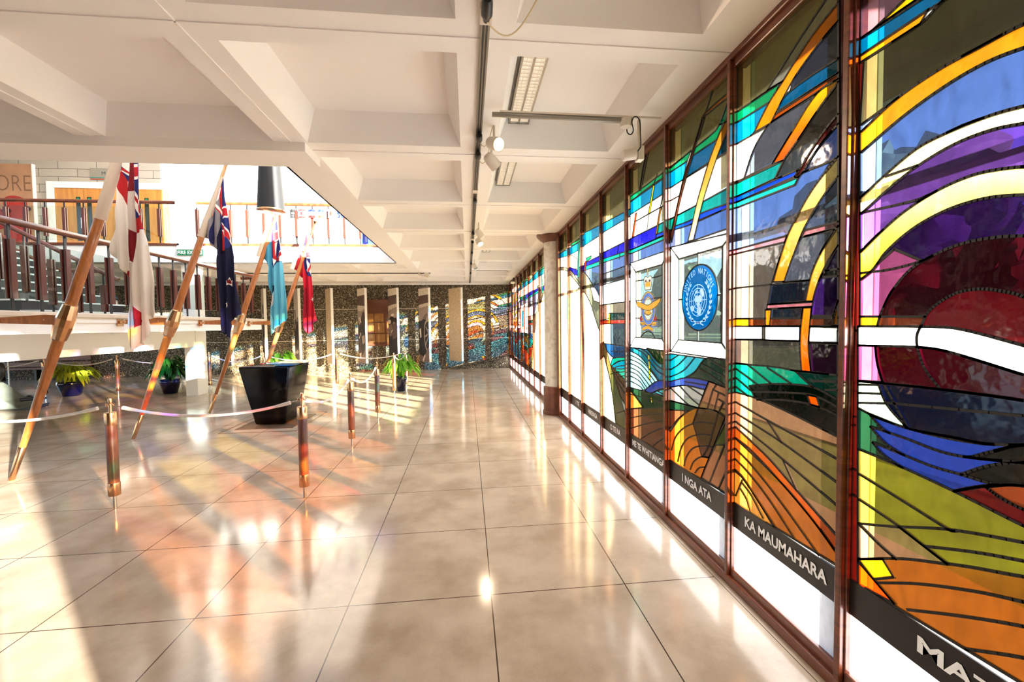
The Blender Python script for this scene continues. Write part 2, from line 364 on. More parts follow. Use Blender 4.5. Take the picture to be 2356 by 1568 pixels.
def paint(shapes, base, grid=None):
    """shapes: [(poly, colour, leadflag)], base: poly. Later shapes cover earlier ones.
    returns verts2d, tris, shape id per tri, boundary edges"""
    V = []; E = []; polys = []
    for poly, *_ in [(base,)]+list(shapes):
        b = len(V); n = len(poly); V += [Vector((p[0], p[1])) for p in poly]; E += [(b+i, b+(i+1) % n) for i in range(n)]
        xs = [p[0] for p in poly]; ys = [p[1] for p in poly]; polys.append((min(xs), max(xs), min(ys), max(ys), [(p[0], p[1]) for p in poly]))
    x0, x1, y0, y1, _ = polys[0]
    if grid:
        gx, gy = grid; x = x0+gx/2
        while x <= x1: E.append((len(V), len(V)+1)); V += [Vector((x, y0-.01)), Vector((x, y1+.01))]; x += gx
        y = y0+gy/2
        while y <= y1: E.append((len(V), len(V)+1)); V += [Vector((x0-.01, y)), Vector((x1+.01, y))]; y += gy
    ov, oe, of, _, _, _ = delaunay_2d_cdt(V, E, [], 0, 1e-5, False)
    def inside(P, x, y):
        r = False; j = len(P)-1
        for i in range(len(P)):
            xi, yi = P[i]; xj, yj = P[j]
            if (yi > y) != (yj > y) and x < (xj-xi)*(y-yi)/(yj-yi)+xi: r = not r
            j = i
        return r
    tris = []; ids = []
    for f in of:
        x = sum(ov[i].x for i in f)/len(f); y = sum(ov[i].y for i in f)/len(f)
        if not (x0 <= x <= x1 and y0 <= y <= y1 and inside(polys[0][4], x, y)): continue
        k = 0
        for q in range(len(polys)-1, 0, -1):
            P = polys[q]
            if P[0] <= x <= P[1] and P[2] <= y <= P[3] and inside(P[4], x, y): k = q; break
        tris.append(tuple(f)); ids.append(k)
    em = {}
    for k, f in enumerate(tris):
        for i in range(len(f)):
            e = (f[i], f[(i+1) % len(f)]); em.setdefault((min(e), max(e)), []).append(k)
    bd = [e for e, ks in em.items() if len(ks) == 2 and ids[ks[0]] != ids[ks[1]]]
    return ov, tris, ids, bd, em
def col_attr(o, cols):
    """cols: one RGBA per face, or per face list of RGBA"""
    me = o.data; at = me.color_attributes.new('Col', 'FLOAT_COLOR', 'CORNER'); k = 0
    for f in me.polygons:
        c = cols[f.index]
        for i, li in enumerate(f.loop_indices): at.data[li].color = c[i] if isinstance(c[0], (list, tuple)) else c
def text_mesh(body, name, mt, parent, fn, width=None, height=.07, ext=.002, off=.0, align='LEFT', bold=.012):
    cu = bpy.data.curves.new('t', 'FONT'); cu.body = body; cu.size = 1; cu.offset = bold; cu.resolution_u = 3
    ob = bpy.data.objects.new('t', cu); COL.objects.link(ob); dg = bpy.context.evaluated_depsgraph_get(); dg.update()
    me = bpy.data.meshes.new_from_object(ob.evaluated_get(dg)); bpy.data.objects.remove(ob)
    xs = [v.co.x for v in me.vertices]; ys = [v.co.y for v in me.vertices]; w0, h0 = max(xs)-min(xs), max(ys)-min(ys); x0, y0 = min(xs), min(ys)
    s = height/h0; sx = (width/w0) if width else s
    vs = []; fs = [tuple(p.vertices) for p in me.polygons]; n = len(me.vertices)
    for v in me.vertices: vs.append(fn((v.co.x-x0)*sx, (v.co.y-y0)*s, ext))
    o = mesh_obj(name, vs, fs, mt, parent); return o
# ------------------------------------------------------------------ setting
XW = 1.445; ZC = 2.864; YB = 14.2
S = lambda o: tag(o, kind='structure')
S(MB().box(-16, 1.47, -5.2, YB+.1, -.1, 0).build('floor', M['floor']))
S(MB().box(-16, 1.6, YB, YB+.25, -.1, 3.3).build('wall_back', M['agg']))
g = MB()
for z in (1.02, 2.03): g.box(-16, 1.44, YB-.004, YB+.02, z-.009, z+.009)
S(g.build('trim_1', M['curb']))
S(MB().box(-16, 1.44, YB-.07, YB, ZC-.055, ZC+.02).build('trim_2', M['plaster']))

# coffered ceiling with the open well over the flags
cx = [(-1.19, -.03), (.253, 1.177)]; cxl = [(-2.6, -1.435), (-4.0, -2.8), (-5.4, -4.2), (-6.8, -5.6), (-8.2, -7.0), (-9.6, -8.4)]
cy = [(-2.05, -.87), (-.62, .57), (.81, 2.014), (2.259, 3.42), (3.70, 4.909), (5.14, 6.31), (6.58, 7.79), (8.02, 9.23), (9.46, 10.67), (10.9, 12.1), (12.35, 13.55)]
cyl = [(9.95, 10.67), (10.9, 12.1), (12.35, 13.55)]
c = MB()
def coffered(x0, x1, y0, y1, xs, ys, d=.21, s=.085):
    X = sorted({x0, x1, *[a for p in xs for a in p]}); Y = sorted({y0, y1, *[a for p in ys for a in p]})
    for i in range(len(X)-1):
        for j in range(len(Y)-1):
            a, b, e, f = X[i], X[i+1], Y[j], Y[j+1]
            if (a, b) in xs and (e, f) in ys:
                z2 = ZC+d
                c.add([(a,e,ZC),(b,e,ZC),(b,f,ZC),(a,f,ZC),(a+s,e+s,z2),(b-s,e+s,z2),(b-s,f-s,z2),(a+s,f-s,z2)],
                      [(0,1,5,4),(1,2,6,5),(2,3,7,6),(3,0,4,7),(4,5,6,7)])
            else: c.add([(a,e,ZC),(b,e,ZC),(b,f,ZC),(a,f,ZC)], [(0,1,2,3)])
coffered(-1.435, 1.5, -5.2, YB, cx, cy); c.add([(-1.56,3.42,ZC),(-1.435,3.42,ZC),(-1.435,9.65,ZC),(-1.56,9.65,ZC)], [(0,1,2,3)])
coffered(-16, -1.435, -5.2, 3.42, cxl, [y for y in cy if y[1] < 3.5])
coffered(-16, -1.435, 9.65, YB, cxl, cyl)
c.box(-16, 1.6, -5.2, 3.74, 3.12, 3.3); c.box(-1.56, 1.6, 3.74, YB+.2, 3.12, 3.3); c.box(-16, -1.56, 9.8, YB+.2, 3.12, 3.19)
c.box(-16, -1.21, 3.42, 3.75, 2.795, 3.3)                       # dropped edge beam of the well
c.box(-1.56, -1.54, 3.75, 9.65, ZC, 3.3)
for a, b in cxl + cx:                                           # cast joints along the ribs
    pass
for y in (.69, 2.137, 3.56, 5.025, 6.445, 7.905, 9.345, 10.785, 12.225): 
    c.box(-1.2, 1.4, y-.004, y+.004, ZC-.005, ZC)
for x in (-1.312, -2.7, -4.1): c.box(x-.004, x+.004, -2, 3.42, ZC-.005, ZC)
for y in (.69, 2.137): c.box(-9, -1.2, y-.004, y+.004, ZC-.005, ZC)
S(c.build('ceiling', M['plaster']))
S(MB().box(-16, -8.0, 3.6, 12.2, 6.6, 6.8).build('ceiling_sky_blocker', M['plaster']))  # unseen partial roof, added to cut sky light on the upper wall
S(MB().box(-9, 1.5, -5.3, -5.1, 0, 3.2).build('wall_rear', mat('rear_wall', L(150,120,95), .8)))
# fascia of the upper floor, its floor slab and walls
S(MB().box(-16, -1.56, 9.65, 9.75, ZC, 3.21).build('wall_fascia', M['white']))
S(MB().box(-16, 1.6, 9.75, 12.2, 3.2, 3.262).build('floor_upper', M['curb']))
S(MB().box(-16, 1.6, 12.1, 12.3, 3.2, 8.2).build('wall_upper', M['siding']))
S(MB().box(-16, .36, 3.45, 3.6, 3.3, 8.2).build('wall_sun_blocker', M['white']))  # unseen, added to keep sun off the left of the upper wall
S(MB().box(-6.12, -5.88, 9.84, 10.2, 0, 3.2).box(-6.05, -5.68, 9.62, 9.9, 2.9, 8.2).build('wall_pillar', M['white']))
# window wall rails and outside
S(MB().bbox(1.405, 1.50, -2.2, YB, 0, .05, .006).bbox(1.425, 1.50, -2.2, YB, .045, .092, .006).build('trim_3', M['frame_h']))
S(MB().bbox(1.405, 1.50, -2.2, YB, 2.835, 2.88, .006).bbox(1.425, 1.50, -2.2, YB, 2.795, 2.84, .006).build('trim_4', M['frame_h']))
S(MB().box(1.47, 2.6, -2.4, YB+.4, 2.88, 3.0).box(2.5, 2.6, -2.4, YB+.4, 2.8, 3.25).build('ceiling_eave', M['eave']))
S(MB().box(2.2, 90, -20, 110, -.3, -.12).build('lawn', M['lawn']))
S(MB().box(1.5, 2.9, -20, 30, -.2, -.08).box(4.6, 6.2, -20, 60, -.2, -.105).build('path', M['path']))

# ------------------------------------------------------------------ stained glass design (traced on the window plane)
CROPS = {'A': (1680, 0, 2.8), 'B': (1680, 480, 3.135), 'C': (1680, 860, 2.215), 'D': (1960, 0, 2.01), 'E': (1960, 760, 1.94),
         'F': (1440, 150, 3.484), 'G': (1440, 560, 4.61), 'H': (1440, 800, 3.136), 'I': (1150, 500, 3.136)}
def wp(cr, x, y):
    ox, oy, s = CROPS[cr]; p = un(ox+x/s, oy+y/s, 0, XW); return Vector((p.y, p.z))
# name: (r, g, b, translucency)
PAL = dict(wc=(232,230,222,.3), ol=(172,168,118,.1), gr=(0,160,96,.3), bl=(0,140,196,.35), b2=(0,104,160,.25), lg=(176,174,160,.2), or_=(252,138,10,.5),
 dl=(78,90,126,.05), ou=(196,84,20,.3), gb=(128,136,160,.1), dk=(84,80,70,.03), mr=(96,20,14,.15), db=(62,72,100,.04), te=(0,158,138,.3), bb=(0,64,245,.4),
 lt=(20,196,168,.35), pb=(112,140,194,.1), pk=(226,130,142,.3), ye=(250,178,10,.5), rd=(250,70,0,.5), cy=(250,226,140,.5), pu=(88,36,150,.12), vi=(134,80,194,.2),
 ind=(62,20,112,.08), go=(228,140,16,.4), do=(96,92,62,.06), cp=(120,86,104,.15), pv=(200,90,150,.2), ma=(96,6,30,.03), rr=(140,18,32,.12), br=(160,70,32,.12),
 nv=(16,24,70,.02), cb=(168,152,138,.1), dg=(104,98,92,.08), pd=(50,16,50,.03), tg=(0,140,112,.3), bk2=(6,22,18,.01), dt=(10,60,60,.06), tn=(206,160,118,.05),
 am=(218,124,34,.06), a2=(236,160,58,.12), ag=(214,186,64,.03), ln=(190,224,190,.3), dn=(16,58,40,.06), ro=(28,60,160,.2), m2=(130,16,26,.08), wo=(235,236,238,.85),
 pc=(176,198,194,.06), un=(0,116,200,.25), lc=(140,214,222,.3), tb=(20,110,140,.2), cc=(60,180,204,.3), c2=(0,160,190,.3), cg=(170,176,172,.15), bd=(106,68,46,.04),
 t2=(184,126,88,.05), nb=(20,24,190,.3), t3=(0,180,150,.35), sk=(196,228,250,.25), r2=(210,50,30,.3), g2=(96,114,134,.08), pe=(255,216,180,.4), cr=(255,240,208,.2),
 gg=(150,156,128,.2), o2=(96,96,54,.05), n2=(20,70,130,.15), mb=(86,40,22,.1), yl=(255,220,0,.5), bk=(14,12,10,.02))
def W(cr, col, *pts, k=None):
    P = [wp(cr, *p) for p in pts]; return (smooth_poly(P), col)
GD = []
def a(cr, col, *pts): GD.append(W(cr, col, *pts))
LEADS = []
def ld(cr, *lines):
    for l in lines: LEADS.append(smooth_poly([wp(cr, *p) for p in l], closed=False))
# -- bay 2
a('A','ol',(0,-400),(900,-700),(900,300),(325,535),(45,725))
a('A','lg',(243,580),(430,280),(615,0),(760,-220),(860,-220),(710,0),(500,270),(345,520))
a('A','dl',(860,-60),(800,20),(600,250),(430,480),(385,600),(820,300),(860,250))
a('A','gr',(30,730),(325,533),(275,645),(30,797)); a('A','bl',(30,797),(275,645),(155,855),(30,935))
a('A','wc',(30,935),(240,815),(155,960),(90,1150),(30,1172))
a('A','gb',(265,788),(560,605),(400,850),(275,1055),(90,1148),(160,950),(240,815))
a('A','dk',(720,500),(830,420),(830,640),(500,1030),(440,1100),(290,1150),(345,1030),(440,900),(560,720))
a('A','db',(830,670),(830,890),(680,1020),(465,1112),(550,980),(660,840))
a('A','mr',(830,600),(650,790),(530,960),(440,1110),(420,1140),(445,1138),(470,1110),(550,980),(660,840),(830,670))
a('A','b2',(372,600),(830,290),(830,385),(295,725)); a('A','ou',(290,737),(830,385),(830,422),(265,788))
a('A','te',(30,1185),(345,1033),(290,1150),(30,1272)); a('A','bb',(30,1272),(437,1093),(420,1135),(30,1307)); a('A','lt',(30,1307),(447,1137),(420,1190),(30,1342))
a('A','pb',(30,1342),(420,1190),(447,1137),(470,1112),(680,1020),(830,890),(830,1350),(620,1568),(300,1700),(30,1700))
a('B','cb',(40,325),(400,238),(300,545),(40,572)); a('B','gb',(515,205),(755,150),(650,330),(590,515),(385,527),(420,420),(480,270))
a('B','cb',(40,572),(300,545),(270,720),(258,795),(40,795)); a('B','db',(300,545),(580,515),(545,668),(275,690))
a('B','db',(270,720),(530,713),(518,790),(265,790))
a('B','pu',(910,90),(910,430),(690,445),(740,340),(800,240)); a('B','pu',(890,440),(880,500),(800,620),(745,772),(590,772),(610,600),(670,470))
a('B','dk',(690,448),(890,415),(850,478),(664,495)); a('B','nv',(910,500),(910,975),(785,968),(795,840),(820,700),(850,610))
a('B','pk',(40,295),(415,193),(397,240),(40,325)); a('B','pk',(540,155),(812,85),(770,132),(515,206)); a('B','pk',(272,690),(602,670),(597,705),(270,722))
a('B','dg',(40,942),(512,955),(525,1172),(40,1112)); a('B','pd',(578,968),(900,975),(900,1215),(588,1178))
a('B',('cy','or_',120,560),(940,-50),(895,5),(820,85),(730,200),(650,330),(590,470),(545,667),(600,667),(620,590),(660,480),(720,360),(800,240),(895,115),(940,60))
a('A',('cy','or_',1050,1900),(850,860),(805,900),(690,1020),(600,1130),(520,1240),(440,1380),(375,1510),(330,1640),(300,1740),(280,1815),(352,1812),(390,1700),(440,1568),(480,1470),(560,1330),(640,1210),(720,1110),(805,1010),(850,960))
a('A','or_',(860,-180),(710,0),(500,270),(345,518),(250,665),(155,855),(265,792),(340,640),(430,480),(600,250),(800,20),(950,-160))
a('A',('ye','rd',600,950),(563,600),(400,850),(275,1055),(345,1032),(440,900),(560,720),(722,497))
a('B','br',(40,793),(900,783),(900,845),(40,847)); a('B','or_',(40,793),(140,793),(140,847),(40,847))
a('B','wo',(40,847),(236,847),(236,941),(40,941)); a('B','dk',(236,847),(255,847),(255,945),(236,941)); a('B','wo',(255,848),(508,848),(506,953),(255,945))
a('B','wo',(575,850),(788,853),(784,967),(572,960)); a('B','ln',(865,853),(910,853),(910,972),(862,970))
a('B',('ye','or_',450,800),(910,400),(890,435),(850,510),(800,620),(760,740),(740,843),(795,843),(820,700),(850,610),(890,530),(910,500))
a('B','or_',(258,728),(300,726),(290,843),(258,843))
a('B',('or_','rd',720,1150),(530,712),(512,870),(508,1000),(520,1170),(588,1178),(570,1000),(578,860),(592,710))
a('B','tg',(40,1115),(470,1168),(600,1283),(880,1460),(590,1500),(210,1390),(40,1325)); a('B','dt',(470,1168),(900,1212),(900,1465),(750,1360),(600,1283))
a('B','bk2',(140,1275),(300,1262),(450,1265),(600,1285),(750,1360),(900,1465),(900,1660),(590,1560),(205,1388))
a('B','rd',(560,1342),(628,1355),(652,1432),(585,1415))
ld('B',[(130,1125),(300,1262)],[(270,1145),(445,1262)],[(40,1150),(210,1275)],[(40,1215),(150,1310)],[(40,1280),(130,1350)],[(160,1320),(400,1325),(620,1350),(900,1500)],[(195,1378),(400,1380),(650,1430),(900,1560)],[(590,1240),(900,1255)],[(690,1305),(900,1312)])
a('C','tn',(20,90),(130,122),(300,195),(640,365),(640,1030),(20,650))
a('C','am',(20,262),(110,345),(200,432),(340,592),(610,900),(610,1015),(20,650)); a('C','a2',(20,490),(60,525),(140,640),(225,780),(20,655))
a('C','ou',(20,262),(110,345),(200,432),(340,592),(610,900),(600,990),(420,740),(250,540),(20,320))
ld('C',[(20,137),(190,235),(400,350),(640,488)],[(20,193),(120,255),(260,345),(640,622)],[(20,235),(130,320),(270,435),(620,735)],[(20,318),(110,390),(250,540),(420,740),(600,990)],
   [(20,372),(110,465),(250,640),(455,925)],[(20,425),(100,510),(200,640),(330,840)],[(20,480),(60,520),(140,640),(232,780)],[(58,550),(110,620),(170,735)],[(50,580),(85,640),(105,700)],[(190,235),(265,350)],[(270,435),(340,590)],[(62,540),(30,620)])
# -- bay 1 (continues past the frame, arcs round a centre near y = .72)
a('D','mr',(-60,-900),(60,-900),(60,1600),(-60,1600)); a('E','mr',(-60,0),(45,0),(45,1300),(-60,1300))  # dark red strip paints the mullion's reflection into the glass
a('D','cp',(40,-200),(420,-300),(300,0),(105,135),(40,180)); a('D','do',(60,270),(320,110),(430,0),(1400,-700),(1400,0),(1000,40),(800,110),(400,327),(200,468),(40,612))
a('D','ye',(100,138),(245,0),(420,-170),(480,-120),(300,0)); a('D','b2',(40,180),(320,0),(600,-190),(640,-130),(430,0),(40,258)); a('D','or_',(40,258),(360,42),(320,110),(40,290))
a('D','pb',(40,580),(400,330),(1000,40),(1400,0),(1400,440),(1000,450),(800,490),(450,610),(150,820),(40,915)); a('D','vi',(40,950),(430,640),(800,510),(1400,450),(1400,780),(800,770),(400,880),(150,1060),(40,1165))
a('D','ind',(40,1200),(400,900),(800,800),(1400,830),(1400,1110),(800,1090),(380,1180),(200,1330),(120,1510),(40,1510))
a('D','pv',(40,1290),(200,1150),(330,1205),(200,1330),(150,1420),(120,1510),(40,1510))
a('D','ma',(120,1512),(150,1420),(200,1330),(280,1240),(380,1180),(500,1130),(640,1100),(800,1090),(1000,1105),(1250,1200),(1400,1350),(1400,1700),(120,1600))
a('D','rr',(325,1512),(350,1450),(420,1390),(500,1350),(600,1335),(700,1345),(800,1370),(1000,1470),(1400,1700),(1400,1900),(325,1700))
a('D','go',(40,614),(200,465),(400,325),(600,215),(800,110),(1000,40),(1400,-60),(1400,60),(1000,165),(800,220),(620,290),(430,400),(230,545),(40,708))
a('D','cy',(40,917),(150,815),(300,690),(430,620),(640,535),(800,490),(1000,450),(1400,430),(1400,520),(1000,540),(800,570),(650,600),(480,665),(310,765),(200,850),(40,992))
a('D',('cy','ye',830,1050),(40,1168),(150,1060),(250,975),(400,880),(560,810),(700,780),(850,768),(1000,765),(1400,790),(1400,920),(1000,900),(700,905),(560,930),(420,980),(280,1060),(160,1165),(100,1245),(40,1295))
a('D','br',(40,1463),(345,1463),(322,1512),(40,1512)); a('D','or_',(40,1463),(132,1463),(120,1512),(40,1512))
ld('D',[(40,985),(300,925),(360,900)],[(40,1262),(180,1245),(330,1205),(380,1180)],[(160,815),(305,765)])
a('E','ma',(30,65),(290,73),(400,86),(560,131),(768,196),(1300,330),(1300,420),(768,312),(400,262),(120,232),(30,226)); a('E','pv',(30,66),(108,68),(118,150),(140,230),(30,224))
a('E','ln',(30,226),(120,234),(250,440),(30,350)); a('E','nv',(120,234),(400,262),(768,312),(1300,400),(1300,505),(768,508),(640,508),(450,475),(255,437),(160,330))
a('E','dn',(30,345),(110,385),(255,437),(450,475),(640,508),(1300,508),(1300,1100),(768,872),(460,717),(210,602),(30,530))
a('E','ro',(85,378),(160,405),(250,435),(430,480),(640,508),(1300,506),(768,510),(640,537),(530,564),(400,540),(240,480),(150,445))
a('E','ro',(85,428),(240,480),(400,540),(530,566),(768,588),(900,592),(620,602),(490,642),(360,605),(240,557),(150,500)); a('E','ro',(95,498),(240,557),(360,605),(490,642),(650,687),(560,697),(455,717),(330,660),(215,602),(140,550))
a('E','bk2',(530,566),(640,537),(800,508),(1300,505),(1300,600),(768,588)); a('E','bk2',(490,642),(620,602),(768,590),(1300,600),(1300,780),(650,687))
a('E','m2',(460,717),(600,695),(768,690),(1300,800),(1300,1120),(768,870)); a('E','br',(600,697),(740,690),(1300,780),(1300,1000),(768,797),(660,740))
a('E','wo',(30,-19),(330,-17),(450,-12),(560,10),(768,66),(1000,128),(1300,190),(1300,330),(1000,262),(768,196),(560,131),(400,86),(290,73),(30,66))
a('E','ag',(30,528),(210,602),(460,717),(768,870),(1300,1120),(1300,1700),(30,1130))
a('E','am',(30,1019),(230,1018),(500,1050),(768,1098),(1300,1180),(1300,1900),(30,1130)); a('E','tn',(30,860),(215,877),(330,965),(430,1042),(230,1018),(30,1019)); a('E','ye',(30,1019),(140,1018),(190,1100),(100,1110))
a('E','rd',(30,1030),(100,1110),(195,1220),(30,1130))
ld('E',[(30,637),(230,760),(440,890),(465,895)],[(30,750),(215,875),(330,965),(430,1040)],[(30,860),(120,950),(200,1020)],[(215,875),(440,888),(768,945),(1300,1050)],[(330,962),(560,990),(768,1028),(1300,1130)],
   [(120,1125),(300,1130),(560,1165),(768,1210),(1300,1330)],[(250,1245),(500,1275),(768,1320),(1200,1420)],[(510,1420),(768,1460),(1200,1560)],[(310,-17),(295,20),(297,73),(330,170),(400,262)],[(108,68),(118,150),(145,230),(255,437)],[(30,241),(120,243)],[(30,278),(135,282)],[(30,322),(155,325)],[(160,322),(768,380),(1300,430)],[(190,1215),(100,1110)])
# -- bay 3
a('F','ol',(350,400),(870,0),(870,500),(560,670),(350,820)); a('F','wc',(350,985),(870,665),(870,965),(350,1235))
a('F','gr',(350,832),(525,683),(497,765),(350,862)); a('F','gr',(562,658),(722,523),(752,475),(778,468),(735,592),(535,727))
a('F','bl',(350,862),(497,765),(460,917),(350,988)); a('F','b2',(535,727),(735,592),(665,780),(488,897)); a('F','b2',(812,538),(870,495),(870,665),(735,737)); a('F','gr',(835,495),(870,455),(870,500),(825,520))
a('F','te',(350,1238),(560,1125),(870,955),(870,1090),(590,1195),(530,1240),(350,1325)); a('F','bb',(385,1292),(530,1238),(590,1193),(870,1088),(870,1122),(582,1243),(520,1275),(375,1325))
a('F','pb',(350,1330),(520,1275),(870,1118),(870,1290),(350,1472)); a('F','t3',(830,255),(870,232),(870,320),(795,458),(752,475))
a('F','or_',(612,424),(640,380),(870,178),(870,218),(640,402),(625,425)); a('F','or_',(870,318),(870,420),(797,460))
a('F','mb',(612,424),(530,700),(460,920),(400,1180),(366,1340),(368,1420),(385,1340),(440,1085),(490,900),(560,660),(632,424))
a('F',('go','cy',500,1350),(790,465),(735,590),(665,780),(620,930),(570,1110),(530,1290),(500,1412),(545,1398),(585,1230),(625,1075),(680,900),(735,735),(810,540),(855,430))
ld('F',[(705,175),(640,380)],[(350,1090),(430,1045)])
a('G','wo',(478,40),(1140,-120),(1028,28),(565,165)); a('G','wo',(1140,-120),(1140,1240),(1020,1055),(1028,28)); a('G','wo',(478,1143),(560,1020),(1020,1055),(1140,1240)); a('G','wo',(478,40),(565,165),(560,1020),(478,1143))
a('G','pc',(565,165),(1028,28),(1020,1055),(560,1020))
_c = wp('G', 783, 570); _c = Vector((2.506, 1.604)); UNC = _c
GD.append(([Vector((_c.x+.205*math.cos(t*math.pi/24), _c.y+.205*math.sin(t*math.pi/24))) for t in range(48)], 'un'))
ld('G',[(770,95),(770,228)],[(765,913),(765,1035)],[(560,595),(596,592)],[(971,547),(1022,541)])
a('H','c2',(310,40),(580,76),(500,170),(430,215),(310,252)); a('H','dt',(580,76),(780,105),(780,305),(600,240),(430,215),(500,170))
a('H','cg',(310,285),(430,270),(575,300),(525,432),(310,375)); a('H','ro',(310,245),(430,215),(520,222),(600,240),(575,302),(430,270),(310,285))
a('H','dn',(310,378),(525,432),(460,455),(310,445)); a('H','bd',(310,447),(460,452),(380,510),(310,600))
a('H','am',(310,620),(350,560),(390,505),(460,452),(540,430),(640,450),(720,490),(780,560),(780,1085),(310,805))
a('H','t2',(600,240),(780,310),(780,560),(700,480),(640,450),(525,430)); a('H','bd',(522,432),(640,450),(720,500),(600,792),(550,785),(530,700),(510,620),(485,540))
a('H','t2',(742,520),(780,560),(780,1085),(545,935),(605,790)); a('H','o2',(735,500),(775,540),(720,700),(640,700))
ld('H',[(310,100),(385,48)],[(310,165),(380,120),(440,60)],[(310,215),(420,160),(500,68)],[(545,110),(780,250)],[(600,82),(780,185)],[(520,142),(600,190),(730,280)],
  [(390,275),(480,370),(530,410)],[(450,275),(555,345)],[(320,285),(430,390),(470,420)],[(655,262),(630,300),(780,375)],[(630,300),(590,435)],[(670,325),(640,450)],[(670,370),(780,440)],[(700,400),(660,490),(600,700),(555,785)],
  [(745,440),(640,700),(545,935)],[(755,590),(605,970)],[(752,820),(670,1012)],[(330,735),(360,640),(430,570),(540,535),(640,545)],[(375,818),(400,720),(450,650),(550,622),(620,630)],[(420,850),(440,780),(490,720),(580,706),(625,715)],[(465,878),(490,820),(550,783),(600,790)],[(500,900),(530,865),(575,858)],[(310,250),(600,240)] if 0 else [(430,243),(590,270)])
# -- bay 4
a('F','ol',(10,760),(350,440),(350,835),(10,1090)); a('F','gr',(20,1065),(240,905),(350,822),(350,872),(225,950),(20,1105)); a('F','bl',(20,1108),(350,873),(350,1000),(20,1208))
a('F','wc',(20,1208),(350,1000),(350,1235),(20,1400)); a('F','nb',(20,1398),(250,1285),(350,1238),(350,1345),(20,1488)); a('F','te',(258,1280),(350,1232),(350,1312),(246,1355)); a('F','bb',(246,1355),(350,1312),(350,1345),(240,1385))
a('F','t3',(20,1490),(350,1345),(350,1378),(20,1518)); a('F','pb',(20,1518),(350,1378),(350,1480),(20,1610))
a('F','mb',(158,700),(185,676),(122,1000),(108,1005)); a('F','yl',(222,960),(233,955),(196,1185),(183,1188)); a('F','rd',(78,1188),(90,1182),(64,1372),(51,1380)); a('F','go',(276,1140),(288,1135),(252,1352),(240,1358))
ld('F',[(255,870),(222,960)],[(80,1250),(350,1098)],[(300,1035),(280,1130)],[(190,1185),(172,1315)])
a('G','wo',(48,210),(452,68),(388,222),(107,302)); a('G','wo',(48,210),(107,302),(107,992),(48,1098)); a('G','wo',(48,1098),(107,992),(388,1012),(452,1150)); a('G','wo',(452,68),(452,1150),(388,1012),(388,222)); a('G','pc',(107,302),(388,222),(388,1012),(107,992))
ld('G',[(107,398),(190,385)],[(285,360),(335,352),(388,332)],[(107,607),(388,568)],[(107,790),(165,791)],[(330,806),(388,811)],[(158,990),(200,945),(240,928),(280,950),(312,1003)])
a('H','tb',(20,-5),(315,28),(315,265),(240,238),(20,60)); a('H','lc',(20,15),(100,60),(170,140),(240,235),(135,303),(20,285)); a('H','dn',(150,0),(315,28),(300,85),(270,115),(230,100),(180,40))
a('H','cc',(175,325),(315,285),(315,362)); a('H','ro',(135,305),(220,242),(315,230),(315,290),(240,300),(178,327)); a('H','dn',(20,280),(178,325),(315,360),(315,440),(20,445)); a('H','a2',(20,300),(40,315),(125,428),(20,440))
a('H','bd',(20,440),(315,428),(315,790),(20,608)); a('H','am',(278,760),(315,640),(315,790)); a('H','yl',(163,45),(171,45),(179,228),(171,228)); a('H','yl',(181,355),(188,355),(194,398),(187,398))
ld('H',[(20,42),(120,100),(200,190),(235,240)],[(20,75),(110,120),(180,200),(215,250)],[(20,105),(100,145),(160,215),(195,262)],[(20,135),(90,170),(145,235),(175,275)],[(20,165),(90,200),(155,288)],[(20,195),(100,240),(140,297)],[(20,230),(100,275),(125,300)],
  [(60,0),(130,40),(190,120),(240,175),(315,205)],[(100,0),(160,40),(210,110),(260,150),(315,160)],[(20,508),(150,482),(315,472)],[(20,585),(150,545),(315,518)],[(110,655),(180,610),(315,560)],[(195,708),(250,665),(315,635)],[(20,330),(315,405)],[(60,330),(125,425)],[(230,310),(300,350)],[(200,318),(290,355)])
# -- bay 5
a('I','wc',(735,150),(945,30),(945,330),(735,430)); a('I','ol',(735,-200),(945,-350),(945,-60),(735,50)); a('I','bl',(735,48),(945,-62),(945,-10),(735,115)); a('I','wc',(735,115),(945,-10),(945,155),(735,258))
a('I','nb',(735,258),(945,155),(945,232),(870,265),(735,303)); a('I','t3',(735,303),(945,232),(945,258),(735,330)); a('I','pb',(735,330),(945,258),(945,335),(735,412)); a('I','g2',(735,412),(945,335),(945,430),(735,490))
a('I','sk',(735,490),(945,430),(945,602),(735,633)); a('I','cb',(735,633),(945,602),(945,690),(735,742)); a('I','dt',(795,690),(945,688),(945,740),(790,742)); a('I','r2',(735,742),(945,735),(945,765),(735,768))
a('I','g2',(735,768),(945,765),(945,935),(735,910)); a('I','pe',(735,768),(800,768),(803,915),(735,908)); a('I','yl',(789,692),(797,692),(795,766),(787,766))
a('I','n2',(735,905),(945,932),(945,1012),(820,1012)); a('I','t3',(812,1018),(850,1010),(945,1010),(945,1215),(800,1070)); a('I','c2',(805,1070),(870,1035),(945,1030),(945,1090),(830,1090))
a('I','bd',(800,1062),(945,1215),(945,1400),(870,1300)); a('I','cg',(800,1100),(870,1290),(945,1400),(945,1600),(845,1560)); a('I','o2',(735,858),(760,920),(800,1062),(870,1290),(940,1560),(850,1570),(800,1200),(735,980))
a('I','cr',(735,930),(800,1200),(850,1600),(735,1500))
ld('I',[(788,95),(775,245)],[(855,200),(848,262)],[(868,250),(862,300)],[(815,1090),(870,1070),(945,1072)],[(815,1062),(860,1035),(945,1033)],[(840,1120),(945,1105)],[(860,1150),(945,1130)],[(890,1180),(945,1160)],[(805,965),(945,968)],[(845,940),(850,1010)],[(820,1110),(945,1290)],[(830,1160),(945,1340)],[(735,630),(945,602)],[(800,1130),(860,1110)],[(845,1410),(945,1380)])
